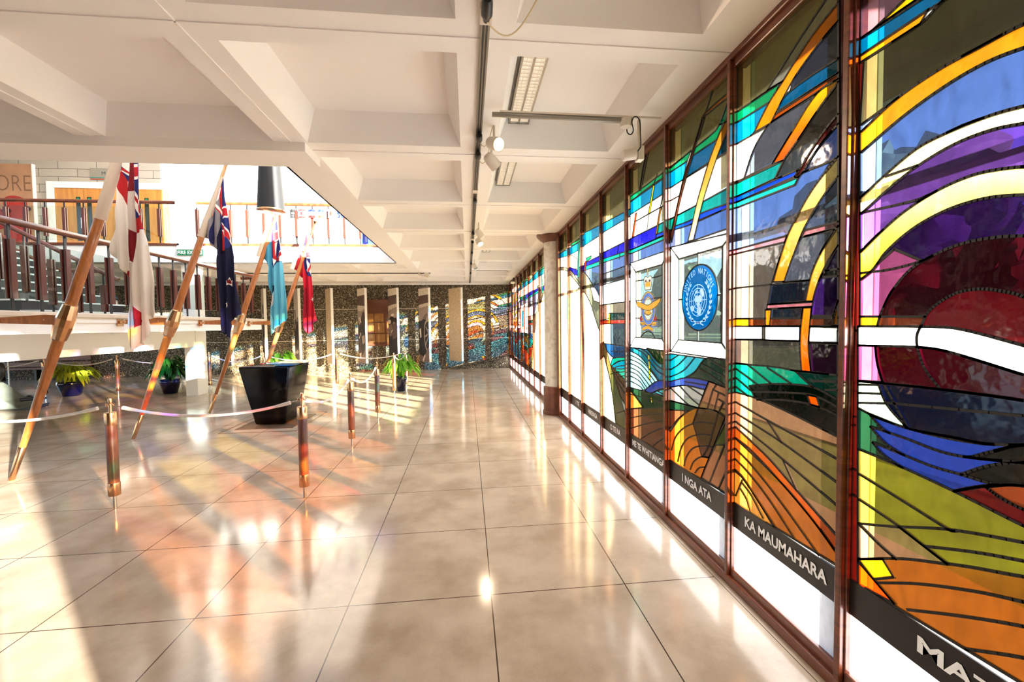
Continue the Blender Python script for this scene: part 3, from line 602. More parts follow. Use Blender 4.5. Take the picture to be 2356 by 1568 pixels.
# -- bays 6 to 8
a('I','ol',(595,-100),(750,-200),(750,45),(595,120)); a('I','bl',(595,118),(750,42),(750,112),(595,212)); a('I','wc',(595,212),(750,112),(750,262),(595,340)); a('I','nb',(595,338),(750,262),(750,303),(595,388))
a('I','t3',(622,352),(750,303),(750,333),(618,385)); a('I','pb',(595,388),(750,333),(750,650),(650,520)); a('I','rd',(616,320),(624,316),(618,380),(610,384)); a('I','gr',(625,292),(662,275),(660,296),(625,318))
a('I','gg',(595,378),(650,450),(700,560),(750,690),(750,900),(700,760),(650,610),(595,510)); a('I','cr',(595,510),(650,610),(700,760),(750,910),(750,1500),(595,1400)); a('I','wc',(655,505),(690,510),(740,620),(680,600))
a('I','ol',(440,60),(610,-50),(610,120),(440,258)); a('I','bl',(440,258),(570,180),(610,160),(610,210),(505,270),(440,292)); a('I','pe',(440,290),(520,275),(560,300),(562,372),(500,365),(440,360)); a('I','wc',(575,230),(610,205),(610,345),(562,360))
a('I','nb',(500,355),(560,380),(562,420),(505,402)); a('I','gg',(562,350),(610,395),(610,520),(562,452)); a('I','gg',(440,358),(480,362),(520,390),(562,452),(610,515),(610,540),(560,475),(505,408),(480,384),(440,378))
a('I','cr',(440,378),(480,384),(505,408),(560,475),(610,540),(610,1400),(440,1300)); a('I','t3',(568,152),(578,150),(572,432),(561,435)); a('I','gr',(515,190),(600,142),(600,160),(515,208))
GD = [(p, c_) for p, c_ in GD]

NEAR = [.72, 1.453, 2.159, 2.895, 3.65, 4.381, 5.146, 5.817, 6.42]
FARB = sorted(13.39-y for y in NEAR[:-1])              # the far half mirrors the near half
ZB0, ZB1, ZT = .325, .464, 2.80
FARMAP = dict(cy='f0', go='f0', or_='f0', ye='f0', vi='f1', ind='f2', pv='f1', pu='f1', ma='f3', rr='f4', do='ol', dk='wc', db='wc', cp='f1', gb='wc', dl='f1', tn='f5', am='f6', ag='f5', a2='f7', bd='f8', t2='f9', nv='f6', dg='f7', pd='f7', ou='f6', tg='f5', bk2='f7', lc='f9', tb='f9', ro='f5')
PAL.update(f0=(255,196,10,.1), f1=(246,222,208,.2), f2=(226,196,222,.15), f3=(240,150,60,.3), f4=(250,96,24,.3), f5=(40,140,176,.15), f6=(24,104,150,.15), f7=(110,62,92,.1), f8=(206,66,20,.2), f9=(140,110,30,.15))
FAR = False
def colour(c_, z, zs):
    if FAR: c_ = tuple(FARMAP.get(x, x) if isinstance(x, str) else x for x in c_) if isinstance(c_, tuple) else FARMAP.get(c_, c_)
    if isinstance(c_, tuple):
        p, q = PAL[c_[0]], PAL[c_[1]]; t = min(1, max(0, (zs[0]-z)/(zs[0]-zs[1]+1e-9)))
        v = [p[i]*(1-t)+q[i]*t for i in range(4)]
    else: v = PAL[c_]
    lum = (lin(v[0])+lin(v[1])+lin(v[2]))/3; k = .36+.57*min(1, max(0, (lum-.45)/.25))        # pale clear glass passes more light
    return (lin(v[0])*k, lin(v[1])*k, lin(v[2])*k, v[3] if v[3] > .75 else v[3]*.4)
def zspan(c_, poly, cr=None):
    zs = [p[1] for p in poly]; return (max(zs), min(zs))
def fold(y):        # world y of a design y for the reflected repeats
    return y
def glass_bay(y0, y1, mapf, inv, num, label, word=None, wx=None, lead_w=.0085):
    """y0 < y1 world limits; mapf: design y -> world y"""
    root = empty('window_%d' % num, (XW, (y0+y1)/2, 0))
    tag(root, label, 'window', kind='structure'); oy = (y0+y1)/2
    d0, d1 = sorted((inv(y0), inv(y1)))
    base = [(y0, ZB1), (y1, ZB1), (y1, ZT), (y0, ZT)]
    shp = []
    for poly, c_ in GD:
        ys = [p.x for p in poly]
        if max(ys) < d0-.001 or min(ys) > d1+.001: continue
        q = [(mapf(p.x), min(3.4, max(-.5, p.y))) for p in poly]
        shp.append((q, c_, zspan(c_, poly)))
    ov, tris, ids, bd, em = paint([(s[0],) for s in shp], base)
    V = [(0, v.x-oy, v.y) for v in ov]; cols = []
    for f, k in zip(tris, ids):
        c_, zs = (shp[k-1][1], shp[k-1][2]) if k else ('wc', (1, 0))
        cols.append([colour(c_, ov[i].y, zs) for i in f])
    o = mesh_obj('stained_glass', V, tris, M['stained'], root); col_attr(o, cols)
    # lead cames
    mb = MB(); h = lead_w/2
    def seg(p, q):
        p = Vector(p); q = Vector(q); d = q-p
        if d.length < 1e-5: return
        d.normalize(); p = p-d*h*.4; q = q+d*h*.4; n = Vector((-d.y, d.x))*h
        P = [p-n, q-n, q+n, p+n]; vs = [(-.004, v.x-oy, v.y) for v in P]+[(.004, v.x-oy, v.y) for v in P]
        mb.add(vs, [(0,1,2,3),(7,6,5,4),(0,4,5,1),(2,6,7,3)])
    for e in bd: seg((ov[e[0]].x, ov[e[0]].y), (ov[e[1]].x, ov[e[1]].y))
    for l in LEADS:
        if max(p.x for p in l) < d0 or min(p.x for p in l) > d1: continue
        for p, q in zip(l[:-1], l[1:]):
            A = Vector((mapf(p.x), p.y)); B = Vector((mapf(q.x), q.y)); D = B-A; t0, t1 = 0, 1; ok = True
            for lo, hi, a_, d_ in ((y0, y1, A.x, D.x), (ZB1, ZT, A.y, D.y)):
                if abs(d_) < 1e-9:
                    if a_ < lo or a_ > hi: ok = False
                    continue
                u, v = sorted(((lo-a_)/d_, (hi-a_)/d_)); t0 = max(t0, u); t1 = min(t1, v)
            if ok and t1 > t0: seg(A+D*t0, A+D*t1)
    seg((y0+.006, ZB1), (y0+.006, ZT)); seg((y1-.006, ZB1), (y1-.006, ZT))
    mb.build('leading', M['lead'], root)
    o = mesh_obj('opal_panel', [(0,y0-oy,.09),(0,y1-oy,.09),(0,y1-oy,ZB0),(0,y0-oy,ZB0)], [(0,1,2,3)], M['stained'], root); col_attr(o, [(.33,.34,.36,.95)])
    band = MB().box(-.006, .006, y0-oy, y1-oy, ZB0, ZB1).build('name_band', M['band'], root)
    if word:
        a0, a1 = wx; text_mesh(word, 'lettering', M['letter'], band, lambda x, y, e: (-.0085, a0-oy-x, .372+y), width=a0-a1, height=.056, bold=.03)
    return root
def mullion(y, num):
    mb = MB().bbox(XW-.04, XW+.02, y-.013, y+.013, .05, 2.84, .004).bbox(XW-.02, XW+.03, y-.02, y+.02, .05, 2.84, .003)
    o = mb.build('window_mullion', M['frame']); S(o)
    f = MB().box(1.48, 1.522, y-.012, y+.018, .0, 2.88).build('outer_fin', M['fin'], o)
    f2 = MB().box(1.53, 1.55, y-.01, y+.02, .0, 2.88).build('outer_post', M['outer'], o)
    return o
ident = lambda y: y
WORDS = ['MATOU', 'KA MAUMAHARA', 'I NGA ATA', 'ME TE WHITIANGA', 'O TE RA', 'HEKENGA', 'I TE', None]
WX = [(un(2115,1500,0,XW).y, .80), (un(1717,1210,0,XW).y, un(1907,1325,0,XW).y), (un(1572,1105,0,XW).y, un(1640,1140,0,XW).y), (un(1457,1020,0,XW).y, un(1532,1065,0,XW).y),
      (un(1406,985,0,XW).y, un(1429,995,0,XW).y), (un(1355,950,0,XW).y, un(1376,960,0,XW).y), (un(1326,925,0,XW).y, un(1334,930,0,XW).y), None]
LBL = ['stained glass bay with purple and maroon arcs at the right edge of the photo, lettered MATOU', 'stained glass bay with orange arcs and brown hills, lettered KA MAUMAHARA', 'stained glass bay with the round blue emblem, lettered I NGA ATA',
  'stained glass bay with the winged badge under a crown, lettered ME TE WHITIANGA', 'stained glass bay with a plain sky pane over teal waves, lettered O TE RA', 'stained glass bay of cream glass lettered HEKENGA', 'stained glass bay of cream glass lettered I TE', 'stained glass bay of cream glass next to the round column, unlettered']
num = 1
for k in range(8):
    glass_bay(NEAR[k]+.012, NEAR[k+1]-.012, ident, ident, num, LBL[k], WORDS[k], WX[k]); num += 1
for y in NEAR: mullion(y, 0)
FL = ['cream glass bay just beyond the column', 'cream and grey banded bay, second beyond the column', 'sky pane bay, third beyond the column', 'winged badge bay beyond the column', 'round emblem bay beyond the column', 'orange arc bay beyond the column', 'sunburst bay beyond the column']
FB = [13.39-y for y in NEAR[:8]][::-1]       # ascending from 7.573
FW = ['TE', 'PO', 'ME TE ATA', 'TATOU', 'KI A', 'RATOU', 'TONU']
FAR = True
for k in range(7):
    y0, y1 = FB[k], FB[k+1]
    glass_bay(y0+.012, y1-.012, lambda y: 13.39-y, lambda y: 13.39-y, num, 'far half stained glass, '+FL[k], None, lead_w=.012); num += 1
glass_bay(7.06, FB[0]-.012, lambda y: 13.39-y, lambda y: 13.39-y, num, 'far half stained glass, narrow cream strip behind the column', lead_w=.012); num += 1
for k in range(2):
    y0, y1 = 12.67+k*.765, 12.67+(k+1)*.765
    glass_bay(y0+.012, min(y1-.012, 14.19), lambda y: y+11.95, lambda y: y-11.95, num, ['far half stained glass, second sunburst bay near the back wall', 'far half stained glass, last bay against the back wall'][k], lead_w=.012); num += 1
for y in FB+[13.435, 14.18]: mullion(y, 0)
FAR = False
# the same wall goes on behind the viewer, with one tinted pane
glass_bay(.0, .708, lambda y: 1.44-y, lambda y: 1.44-y, num, 'stained glass bay beside the viewer'); num += 1
glass_bay(-.72, -.012, lambda y: 1.44-y, lambda y: 1.44-y, num, 'stained glass bay behind the viewer'); num += 1
for y in (0, -.73, -1.06): mullion(y, 0)
S(MB().box(1.43, 1.46, -1.06, -.74, 0, 2.82).box(1.43, 1.46, -6, -1.46, 0, 2.9).build('wall_right', M['white']))
S(MB().box(1.47, 1.476, -1.46, -1.05, 0, 2.85).build('window_%d' % num, glossy_clear('tinted_pane', (.72,.70,.66)))); num += 1  # unseen pane added to dim the sun strip on the floor
# transom outside
S(MB().box(1.66, 1.70, -2, YB, 1.93, 1.965).build('trim_5', M['dark_outer']))
# ------------------------------------------------------------------ emblems fired on the glass
def win(n): return bpy.data.objects['window_%d' % n]
def on_glass(root, y, z, d=.006): return (-d, y-root.location.y, z)
r3 = win(3); r4 = win(4)
def arc_text(body, name, root, c, rad, a0, a1, h, mt, d=.0075, bold=.012, aw=.8):
    """letters set round a circle, upright outwards; angles in degrees, 90 = top"""
    vs = []; fs = []; n = len(body)
    for i, ch in enumerate(body):
        if ch == ' ': continue
        t = math.radians(a0+(a1-a0)*i/(n-1)); o = text_mesh(ch, 'tmp', mt, None, lambda x, y, e: (x, y, 0), height=h, bold=bold)
        me = o.data; w_ = max(v.co.x for v in me.vertices); b = len(vs)
        for v in me.vertices:
            x = (v.co.x-w_/2)*aw; y = v.co.y
            if ch == 'I': x *= 1
            X = x*math.sin(t)+ (rad+y)*math.cos(t); Y = -x*math.cos(t)+(rad+y)*math.sin(t)
            vs.append(on_glass(root, c[0]-X, c[1]+Y, d))
        fs += [tuple(b+k for k in p.vertices) for p in me.polygons]; bpy.data.objects.remove(o); bpy.data.meshes.remove(me)
    return mesh_obj(name, vs, fs, mt, root)
def emblem():
    R_ = .205; c = UNC; mb = MB()
    P = lambda u, v, d=.0065: on_glass(r3, c.x-u*R_, c.y+v*R_, d)
    def ring(cu, cv, r, w, n=48):
        vs = []; 
        for i in range(n):
            t = 2*math.pi*i/n
            for q in (r-w, r+w): vs.append(P(cu+q*math.cos(t), cv+q*math.sin(t)))
        mb.add(vs, [(2*i, 2*i+1, (2*i+3) % (2*n), (2*i+2) % (2*n)) for i in range(n)])
    def line(a, b, w):
        a = Vector(a); b = Vector(b); n = (b-a).normalized(); n = Vector((-n.y, n.x))*w
        mb.add([P(*(a-n)), P(*(b-n)), P(*(b+n)), P(*(a+n))], [(0,1,2,3)])
    cu, cv = -.02, -.08
    for r in (.13, .25, .37, .48): ring(cu, cv, r, .013)
    for k in range(8):
        t = k*math.pi/4; line((cu+.13*math.cos(t), cv+.13*math.sin(t)), (cu+.48*math.cos(t), cv+.48*math.sin(t)), .01)
    for poly in ([(-.2,-.02),(-.08,.1),(.02,.04),(.1,.1),(.22,.02),(.2,-.12),(.08,-.1),(.12,-.22),(.04,-.3),(-.05,-.22),(-.02,-.1),(-.12,-.12)], [(-.42,-.24),(-.3,-.2),(-.2,-.28),(-.22,-.36),(-.34,-.38)],
                 [(-.02,-.3),(.12,-.26),(.2,-.36),(.14,-.52),(.04,-.5),(-.04,-.4)], [(.1,.22),(.22,.3),(.3,.24),(.36,.1),(.28,.02),(.2,.12)], [(-.16,.2),(-.06,.26),(.0,.2),(-.1,.14)]):
        mb.add([P(cu+x, cv+y+.06, .007) for x, y in smooth_poly(poly, turn=80, seg=3)], [tuple(range(len(smooth_poly(poly, turn=80, seg=3))))])
    for s in (-1, 1):
        for k in range(9):
            t = math.radians(-68+k*13.5); r = .66; x = r*math.cos(t)*s*.98; y = cv+r*math.sin(t)
            for q in (-.16, .5):
                dx, dy = -math.sin(t)*s, math.cos(t); a_ = Vector((x, y)); dirv = Vector((dx, dy))*.17; nrm = Vector((math.cos(t)*s, math.sin(t)))*q*.17
                b_ = a_+dirv+nrm; m_ = (a_+b_)/2; pn = Vector((-(b_-a_).y, (b_-a_).x))*.22
                mb.add([P(*a_), P(*(m_+pn)), P(*b_), P(*(m_-pn))], [(0,1,2,3)])
        line((0, -.78), (s*.42, -.66), .025); line((0, -.74), (s*.3, -.84), .02)
    mb.build('emblem', M['opal_white'], r3)
    arc_text('UNITED NATIONS', 'emblem_lettering', r3, (c.x, c.y), .15, 158, 22, .034, M['opal_white'])
emblem()
def layer(name, root, cr, shapes, mt, d=.0065, base=None):
    """flat enamel shapes given in survey crop coordinates"""
    P = []
    for c_, pts in shapes: P.append((smooth_poly([wp(cr, *p) for p in pts]), c_))
    xs = [p.x for q, _ in P for p in q]; ys = [p.y for q, _ in P for p in q]
    bs = [(min(xs)-.001, min(ys)-.001), (max(xs)+.001, min(ys)-.001), (max(xs)+.001, max(ys)+.001), (min(xs)-.001, max(ys)+.001)]
    ov, tris, ids, bd, em = paint([(p,) for p, _ in P], bs)
    keep = [(f, k) for f, k in zip(tris, ids) if k]
    V = [on_glass(root, v.x, v.y, d) for v in ov]
    o = mesh_obj(name, V, [f for f, _ in keep], mt, root); col_attr(o, [(*L(*P[k-1][1]), 1) for _, k in keep]); return o
def el(cx_, cy_, rx, ry, n=28, a0=0, a1=360): return [(cx_+rx*math.cos(math.radians(a0+(a1-a0)*i/n)), cy_+ry*math.sin(math.radians(a0+(a1-a0)*i/n))) for i in range(n)]
GO, NVY, BLU, RED, WHT, DRK = (236,170,50), (60,100,190), (70,120,210), (170,30,50), (240,240,235), (25,20,18)
layer('badge', r4, 'G', [(RED, el(168,800,14,32)), (RED, el(320,800,14,32)), (NVY, [(155,845),(160,820),(330,820),(335,850),(325,885),(160,870)]), (GO, [(158,830),(206,835),(206,870),(162,860)]), (GO, [(280,835),(330,828),(325,870),(282,875)]),
  (NVY, [(178,885),(240,860),(302,895),(298,948),(240,915),(184,935)]), (GO, [(182,893),(240,872),(298,900),(294,938),(240,905),(187,926)]),
  (DRK, el(245,690,80,184)), (GO, el(245,690,76,178)), (BLU, el(245,690,71,168)), (GO, el(245,690,48,126)), (DRK, el(245,690,44,120)), ((214,228,220), el(245,690,41,115)),
  (DRK, [(112,608),(180,628),(240,648),(300,612),(380,572),(378,610),(340,660),(280,705),(240,712),(190,700),(130,668)]), (GO, [(120,612),(180,634),(240,655),(300,620),(374,580),(368,612),(336,655),(280,697),(240,705),(190,692),(132,662)]),
  (DRK, [(215,712),(265,712),(280,740),(250,762),(225,758),(205,738)]), (GO, [(220,712),(262,712),(273,738),(250,754),(228,750),(212,736)]),
  (DRK, [(232,265),(246,265),(246,340),(232,340)]), (GO, [(235,270),(243,270),(243,340),(235,340)]), (DRK, [(195,378),(205,352),(225,345),(240,355),(262,338),(282,345),(290,372),(282,430),(275,492),(212,498),(200,440)]),
  (WHT, [(200,380),(208,358),(225,352),(240,364),(262,345),(278,352),(284,374),(277,430),(268,485),(216,490),(206,440)]), ((110,30,40), [(212,390),(225,380),(230,410),(214,415)]), ((110,30,40), [(250,385),(268,378),(270,402),(252,412)]), (GO, [(212,425),(225,415),(240,395),(252,415),(270,405),(266,455),(216,462)])], M['opal_paint'])
_bc = wp('G', 245, 690)
def ell_text(body, root, c, rx, ry, a0, a1, h, name):
    o = arc_text(body, name, root, (0, 0), 1, a0, a1, h/rx, M['letter'], d=.0085, bold=.0, aw=.7)
    for v in o.data.vertices: v.co.y = -root.location.y + c[0] + (v.co.y+root.location.y)*rx; v.co.z = c[1]+v.co.z*ry
    return o
_rw = abs(wp('G', 300, 690).x-_bc.x); _rh = abs(wp('G', 245, 545).y-_bc.y)
ell_text('ROYAL NEW ZEALAND', r4, (_bc.x, _bc.y), _rw, _rh, 168, 12, .012, 'badge_lettering')
ell_text('AIR FORCE', r4, (_bc.x, _bc.y), _rw, _rh, 338, 252, .012, 'badge_lettering')
for body, x0, x1, y0 in (('ARDUA AD', 192, 290, 925), ('PER', 164, 202, 862), ('ASTRA', 284, 326, 868)):
    p = wp('G', x0, y0); q = wp('G', x1, y0); text_mesh(body, 'badge_lettering', M['lead'], r4, lambda x, y, e: on_glass(r4, p.x-x, p.y+y, .0085), width=p.x-q.x, height=.012, bold=0)

# ------------------------------------------------------------------ column in the window line
t = tag(empty('column', (1.44, 6.74, 0)), 'round swirled marble column with flared wooden head and foot in the window wall', 'column')
MB().lathe([(.195, .45), (.195, 2.77)], 40).build('shaft', M['marble'], t, auto=40)
MB().lathe([(.235, 0), (.235, .05), (.222, .06), (.222, .44), (.205, .455)], 40).build('base', M['frame_h'], t, auto=40)
MB().lathe([(.2, 2.755), (.205, 2.77), (.25, 2.80), (.30, 2.85), (.31, 2.87), (.31, 2.885)], 40).build('capital', M['frame_h'], t, auto=40)
S(MB().bbox(1.40, 1.5, 6.40, 7.08, 0, 2.88, .005).build('trim_6', M['frame']))

# ------------------------------------------------------------------ outside planting
def tree(name, x, y, h, r, label, seed, col='tree'):
    rnd = random.Random(seed); t = tag(empty(name, (x, y, -.12)), label, 'tree', 'trees beyond the window')
    MB().tube([(0,0,0), (.1,.05,h*.3), (0,.1,h*.6)], [r*.07, r*.055, r*.03], 8).build('trunk', M['bark'], t)
    mb = MB()
    for k in range(14):
        bm = bmesh.new(); bmesh.ops.create_icosphere(bm, subdivisions=3, radius=1)
        a_ = rnd.uniform(0, 6.28); q = rnd.uniform(.1, .75)*r; zz = h*rnd.uniform(.35, .85); rr = r*rnd.uniform(.35, .6)
        for v in bm.verts:
            n = noise.noise(v.co*3.1+Vector((k, seed, 0)))+.5*noise.noise(v.co*8+Vector((seed, k, 0)))
            v.co = Vector((q*math.cos(a_), q*math.sin(a_), zz))+v.co*rr*(1+.38*n)*Vector((1,1,.85)).length/1.65
        mb.bm(bm)
    mb.build('foliage', M[col], t, smooth=True)
tspec = [(34, 15, 9.5, 4.6, 'broad bushy tree straight out beyond the right-hand arcs'), (22, 20, 10, 4.6, 'tall dark tree beyond the orange arc bay'), (42, 32, 10, 5, 'wide tree far off behind the round emblem'),
         (27, 34, 7, 4.2, 'round tree beyond the winged badge bay'), (26, 48, 8, 4.5, 'tree beyond the sky pane bay'), (44, 11, 10, 5, 'far large tree rising over the lawn'), (16, 60, 9, 5, 'farthest tree at the end of the lawn')]
for k, (x, y, h, r, lb) in enumerate(tspec): tree('tree', x, y, h, r, lb, k+3)
hb = MB()
for k in range(26):
    bm = bmesh.new(); bmesh.ops.create_icosphere(bm, subdivisions=3, radius=1)
    for v in bm.verts:
        n = noise.noise(v.co*3+Vector((k*2.3, 1, 0))); v.co = Vector((64-k*1.2, 6+k*2.4, .6))+v.co*(1.9+.7*n)
    hb.bm(bm)
tag(hb.build('hedge', M['tree'], None, smooth=True), 'long dark hedge across the far side of the lawn', 'hedge')

# ------------------------------------------------------------------ ceiling fittings
def trk(y, z=2.84): return un(1100 if y < 500 else 1086, y, 2, z).y
t = tag(empty('lighting_track', (.108, 6, ZC)), 'long grey metal lighting track running down the ceiling rib', 'lighting track')
MB().box(-.022, .022, -8, 8, -.022, 0).build('rail', M['galv'], t)
MB().box(-.012, -.004, -8, 8, -.026, -.022).box(.004, .012, -8, 8, -.026, -.022).build('groove', M['blackm'], t)
for y in (1.95, 4.45, 6.9, 9.5): MB().box(-.027, .027, y-6-.05, y-6+.05, -.03, 0).build('joint_cover', M['offwhite_metal'], t)
def spot(px, py, z, aim, label, lit, ccy):
    p = un(px, py, 2, z); root = tag(empty('spotlight', (p.x, p.y, z)), label, 'spotlight', 'spotlights beside the ceiling track')
    d = Vector(aim).normalized(); MB().box(-.035, .035, -.035, .035, .16, .185).build('mounting_plate', M['offwhite_metal'], root)
    MB().tube([(0,0,.16), (0,0,.05)], .009).build('stem', M['offwhite_metal'], root)
    MB().lathe([(.028,-.06), (.04,-.05), (.046,-.01), (.048,.06), (.044,.06), (.04,.05)], 22, (0,0,.0), d).build('lamp_body', M['offwhite_metal'], root, auto=40)
    mb = MB()
    for k in range(10):
        a_ = k*.628; mb.lathe([(.004, -.045), (.004, -.043)], 6, d.orthogonal().normalized()*.0, d)
    MB().lathe([(.04, .052), (.04, .056)], 22, (0,0,0), d).build('lens', M['lampglow' if lit else 'steel'], root)
    # supply plug on the track and its cord
    y = ccy-p.y; x = .108-p.x; zt = ZC-z
    MB().lathe([(.018,-.06), (.024,-.05), (.026,0), (.026,.02), (.018,.03), (.014,.06)], 12, (x, y, zt-.05), (0,1,0)).build('track_plug', M['blackm'], root, auto=40)
    pts = [(x+(0-x)*s_, (y+.04)+(0-y-.04)*s_, zt-.05-.10*math.sin(math.pi*s_)+(.16-zt+.05)*s_) for s_ in [i/10 for i in range(11)]]
    MB().tube(pts, .0035, 6).build('cord', M['cream_cord'], root)
    if lit:
        l = bpy.data.lights.new('spot', 'SPOT'); l.energy = 25; l.spot_size = 1.2; l.color = (1,.75,.5); l.shadow_soft_size = .04
        o = bpy.data.objects.new('spot', l); COL.objects.link(o); o.parent = root; o.location = d*.07; o.rotation_euler = d.to_track_quat('-Z','Y').to_euler()
spot(1137, 330, 2.74, (.6,-.9,-.5), 'lit white spotlight, nearest of the row along the ceiling track', True, trk(310))
spot(1131, 370, 2.74, (.7,.5,-.6), 'unlit white spotlight just past the lit nearest one', False, trk(352))
spot(1102, 536, 2.72, (.5,.3,-.6), 'unlit white spotlight halfway along the ceiling track', False, trk(534))
spot(1102, 556, 2.72, (.4,-.6,-.8), 'lit white spotlight halfway along the ceiling track', True, trk(554))
spot(1092, 612, 2.72, (.4,-.3,-.8), 'small white spotlight far down the ceiling track', False, trk(604))
t = tag(empty('track_adaptor', (.108, trk(8), ZC-.052)), 'black plug on the ceiling track with a loose cream cord looping right', 'plug')
MB().lathe([(.018,-.07), (.024,-.05), (.026,0), (.026,.02), (.018,.03), (.014,.06)], 12, (0,0,0), (0,1,0)).build('plug_body', M['blackm'], t, auto=40)
p0 = Vector((0, .05, -.01)); pe = un(1243, -15, 2, 2.9)-Vector(t.location)
MB().tube([p0.lerp(pe, s_/12)+Vector((0, .07*math.sin(math.pi*s_/12), -.07*math.sin(math.pi*s_/12))) for s_ in range(13)], .004, 6).build('cord', M['cream_cord'], t)
for yy in (458, 579, 626):
    tag(MB().lathe([(.016,-.06), (.024,-.04), (.024,.03), (.014,.06)], 10, (.108, trk(yy), ZC-.05), (0,1,0)).build('track_plug', M['blackm'], None, auto=40),
        {458: 'black track plug just past the nearest strip lights', 579: 'black track plug between the middle and far spotlights', 626: 'black track plug nearest the back wall'}[yy], 'plug', 'plugs on the ceiling track')
def strip(y0, y1, label, x0=.345, x1=.505, es=1):
    t = tag(empty('fluorescent_light', ((x0+x1)/2, (y0+y1)/2, 3.072)), label, 'ceiling light', 'twin louvred strip lights')
    w_ = (x1-x0)/2; l_ = (y1-y0)/2
    hb = MB(); 
    for x in (-w_, -.006, w_-.012): hb.box(x, x+.012, -l_, l_, -.055, 0)
    hb.box(-w_, w_, -l_, -l_+.012, -.055, 0).box(-w_, w_, l_-.012, l_, -.055, 0); hb.build('housing', M['galv'], t)
    for s_ in (-1, 1): MB().tube([(s_*w_/2, -l_+.03, -.022), (s_*w_/2, l_-.03, -.022)], .012, 8).build('tube', M['tubeglow'], t)
    lv = MB(); n = int((y1-y0)/.038)
    for k in range(1, n):
        y = -l_+k*(2*l_)/n
        for a_, b_ in ((-w_+.012, -.006), (.006, w_-.012)): lv.box(a_, b_, y-.005, y+.005, -.054, -.036)
    lv.box(-w_*.55, -w_*.52, -l_, l_, -.045, -.04).box(w_*.52, w_*.55, -l_, l_, -.045, -.04); lv.build('louvre', M['offwhite_metal'], t)
    MB().box(-w_, w_, -l_, l_, -.004, 0).build('reflector', M['white'], t)
strip(2.36, 3.33, 'louvred strip light nearest the viewer, right of the track')
strip(3.80, 4.80, 'louvred strip light in the second bay, right of the track')
strip(8.12, 9.12, 'louvred strip light, third along, far down the right-hand bays')
strip(9.56, 10.56, 'louvred strip light, farthest along the right-hand bays')

# conduit with sensor and camera-like projector by the window
py = 2.77
P = lambda x, y, Y=py: un(x, y, 1, Y)
t = tag(empty('projector', P(1440, 355)), 'white cylindrical projector on a bracket at the top of the window wall', 'projector'); o0 = Vector(t.location)
a0, a1 = P(1432, 358)-o0, P(1462, 354)-o0
MB().lathe([(.033, 0), (.036, .005), (.036, (a1-a0).length), (.03, (a1-a0).length+.003)], 20, a0, a1-a0).build('barrel', M['offwhite_metal'], t, auto=40)
MB().box(.075, .115, -.03, .03, -.04, .05).build('yoke', M['offwhite_metal'], t)
b = P(1470, 345)-o0; MB().box(b.x-.008, b.x+.008, -.012, .012, 0, (P(1465, 275)-o0).z).build('bracket_arm', M['offwhite_metal'], t)
pts = [P(*q)-o0+Vector((0,-.02,0)) for q in ((1438,302),(1440,310),(1447,314),(1453,305),(1450,285),(1455,274),(1463,275),(1468,285),(1469,310),(1470,340),(1466,348),(1458,357))]
MB().tube(smooth_poly([(p.x, p.z) for p in pts], closed=False, turn=170) and [Vector((q.x, -.03, q.y)) for q in smooth_poly([(p.x, p.z) for p in pts], closed=False, turn=170)], .004, 6).build('cable', M['blackm'], t)
t = tag(empty('conduit', P(1132, 263)), 'horizontal grey conduit crossing the near right-hand coffer, with a round sensor', 'conduit'); o0 = Vector(t.location)
MB().tube([(0,0,0), P(1432, 278)-o0], .016, 10).build('pipe', M['galv'], t); 
s0 = P(1440, 292)-o0; MB().lathe([(.035, 0), (.04, .02), (.04, .05), (.03, .055)], 18, s0).build('sensor', M['offwhite_metal'], t, auto=40)
tag(MB().bar(P(1150, 256, 2.76), P(1520, 272, 2.76), .012, .012).build('cable_tray', M['offwhite_metal']), 'thin pale cable tray just behind the near conduit', 'cable tray')
t = tag(empty('conduit', P(1085, 621, 11.0)), 'thin grey conduit at the far end of the right-hand bays', 'conduit'); o0 = Vector(t.location)
MB().tube([(0,0,0), P(1168, 621, 11.0)-o0], .018, 8).build('pipe', M['galv'], t); MB().lathe([(.03,0), (.04,.05), (.04,.07)], 12, P(1168, 626, 11.0)-o0).build('sensor', M['offwhite_metal'], t)
t = tag(empty('wall_camera', P(1180, 650, 12.6)), 'small white camera on a black drop rod in the far window corner', 'camera'); o0 = Vector(t.location)
MB().bbox(-.07, .05, -.05, .05, -.03, .03, .01).build('camera_body', M['offwhite_metal'], t); MB().tube([(.02,0,.03), (.02,0,.22)], .015, 8).build('drop_rod', M['blackm'], t)
t = tag(empty('lighting_bar', Vector((P(800, 621, 11.3).x, 11.3, 2.835))), 'thin black bar with an angled white floodlight under the far left ceiling', 'lighting bar'); o0 = Vector(t.location)
MB().tube([(-2.9,0,0), Vector((P(990, 620, 11.3).x, 11.3, 2.835))-o0], .012, 8).build('bar', M['blackm'], t)
q = P(982, 632, 11.3)-o0; MB().bar(q+Vector((-.22,0,.02)), q+Vector((-.02,0,-.03)), .05, .05).build('bracket', M['offwhite_metal'], t); MB().lathe([(.05,-.06), (.06,0), (.06,.06)], 14, q, (1,-.3,-.5)).build('flood_lamp', M['offwhite_metal'], t, auto=40)

# black cone hanging in the well
p = un(624, 486, 1, 6.9)
t = tag(empty('pendant_cone', (p.x, p.y, p.z)), 'long black tapering cone with brass rim hanging in the ceiling well', 'pendant')
MB().lathe([(.196, 0), (.19, .03), (.135, .95), (.12, 1.3)], 40).build('cone', M['cone'], t, auto=40)
MB().lathe([(.196,-.002), (.2,.0), (.2,.018), (.194,.02)], 40).build('rim', M['brass'], t, auto=40)
MB().tube([(0,0,1.3), (0,0,4.5)], .012, 8).build('suspension_rod', M['blackm'], t)
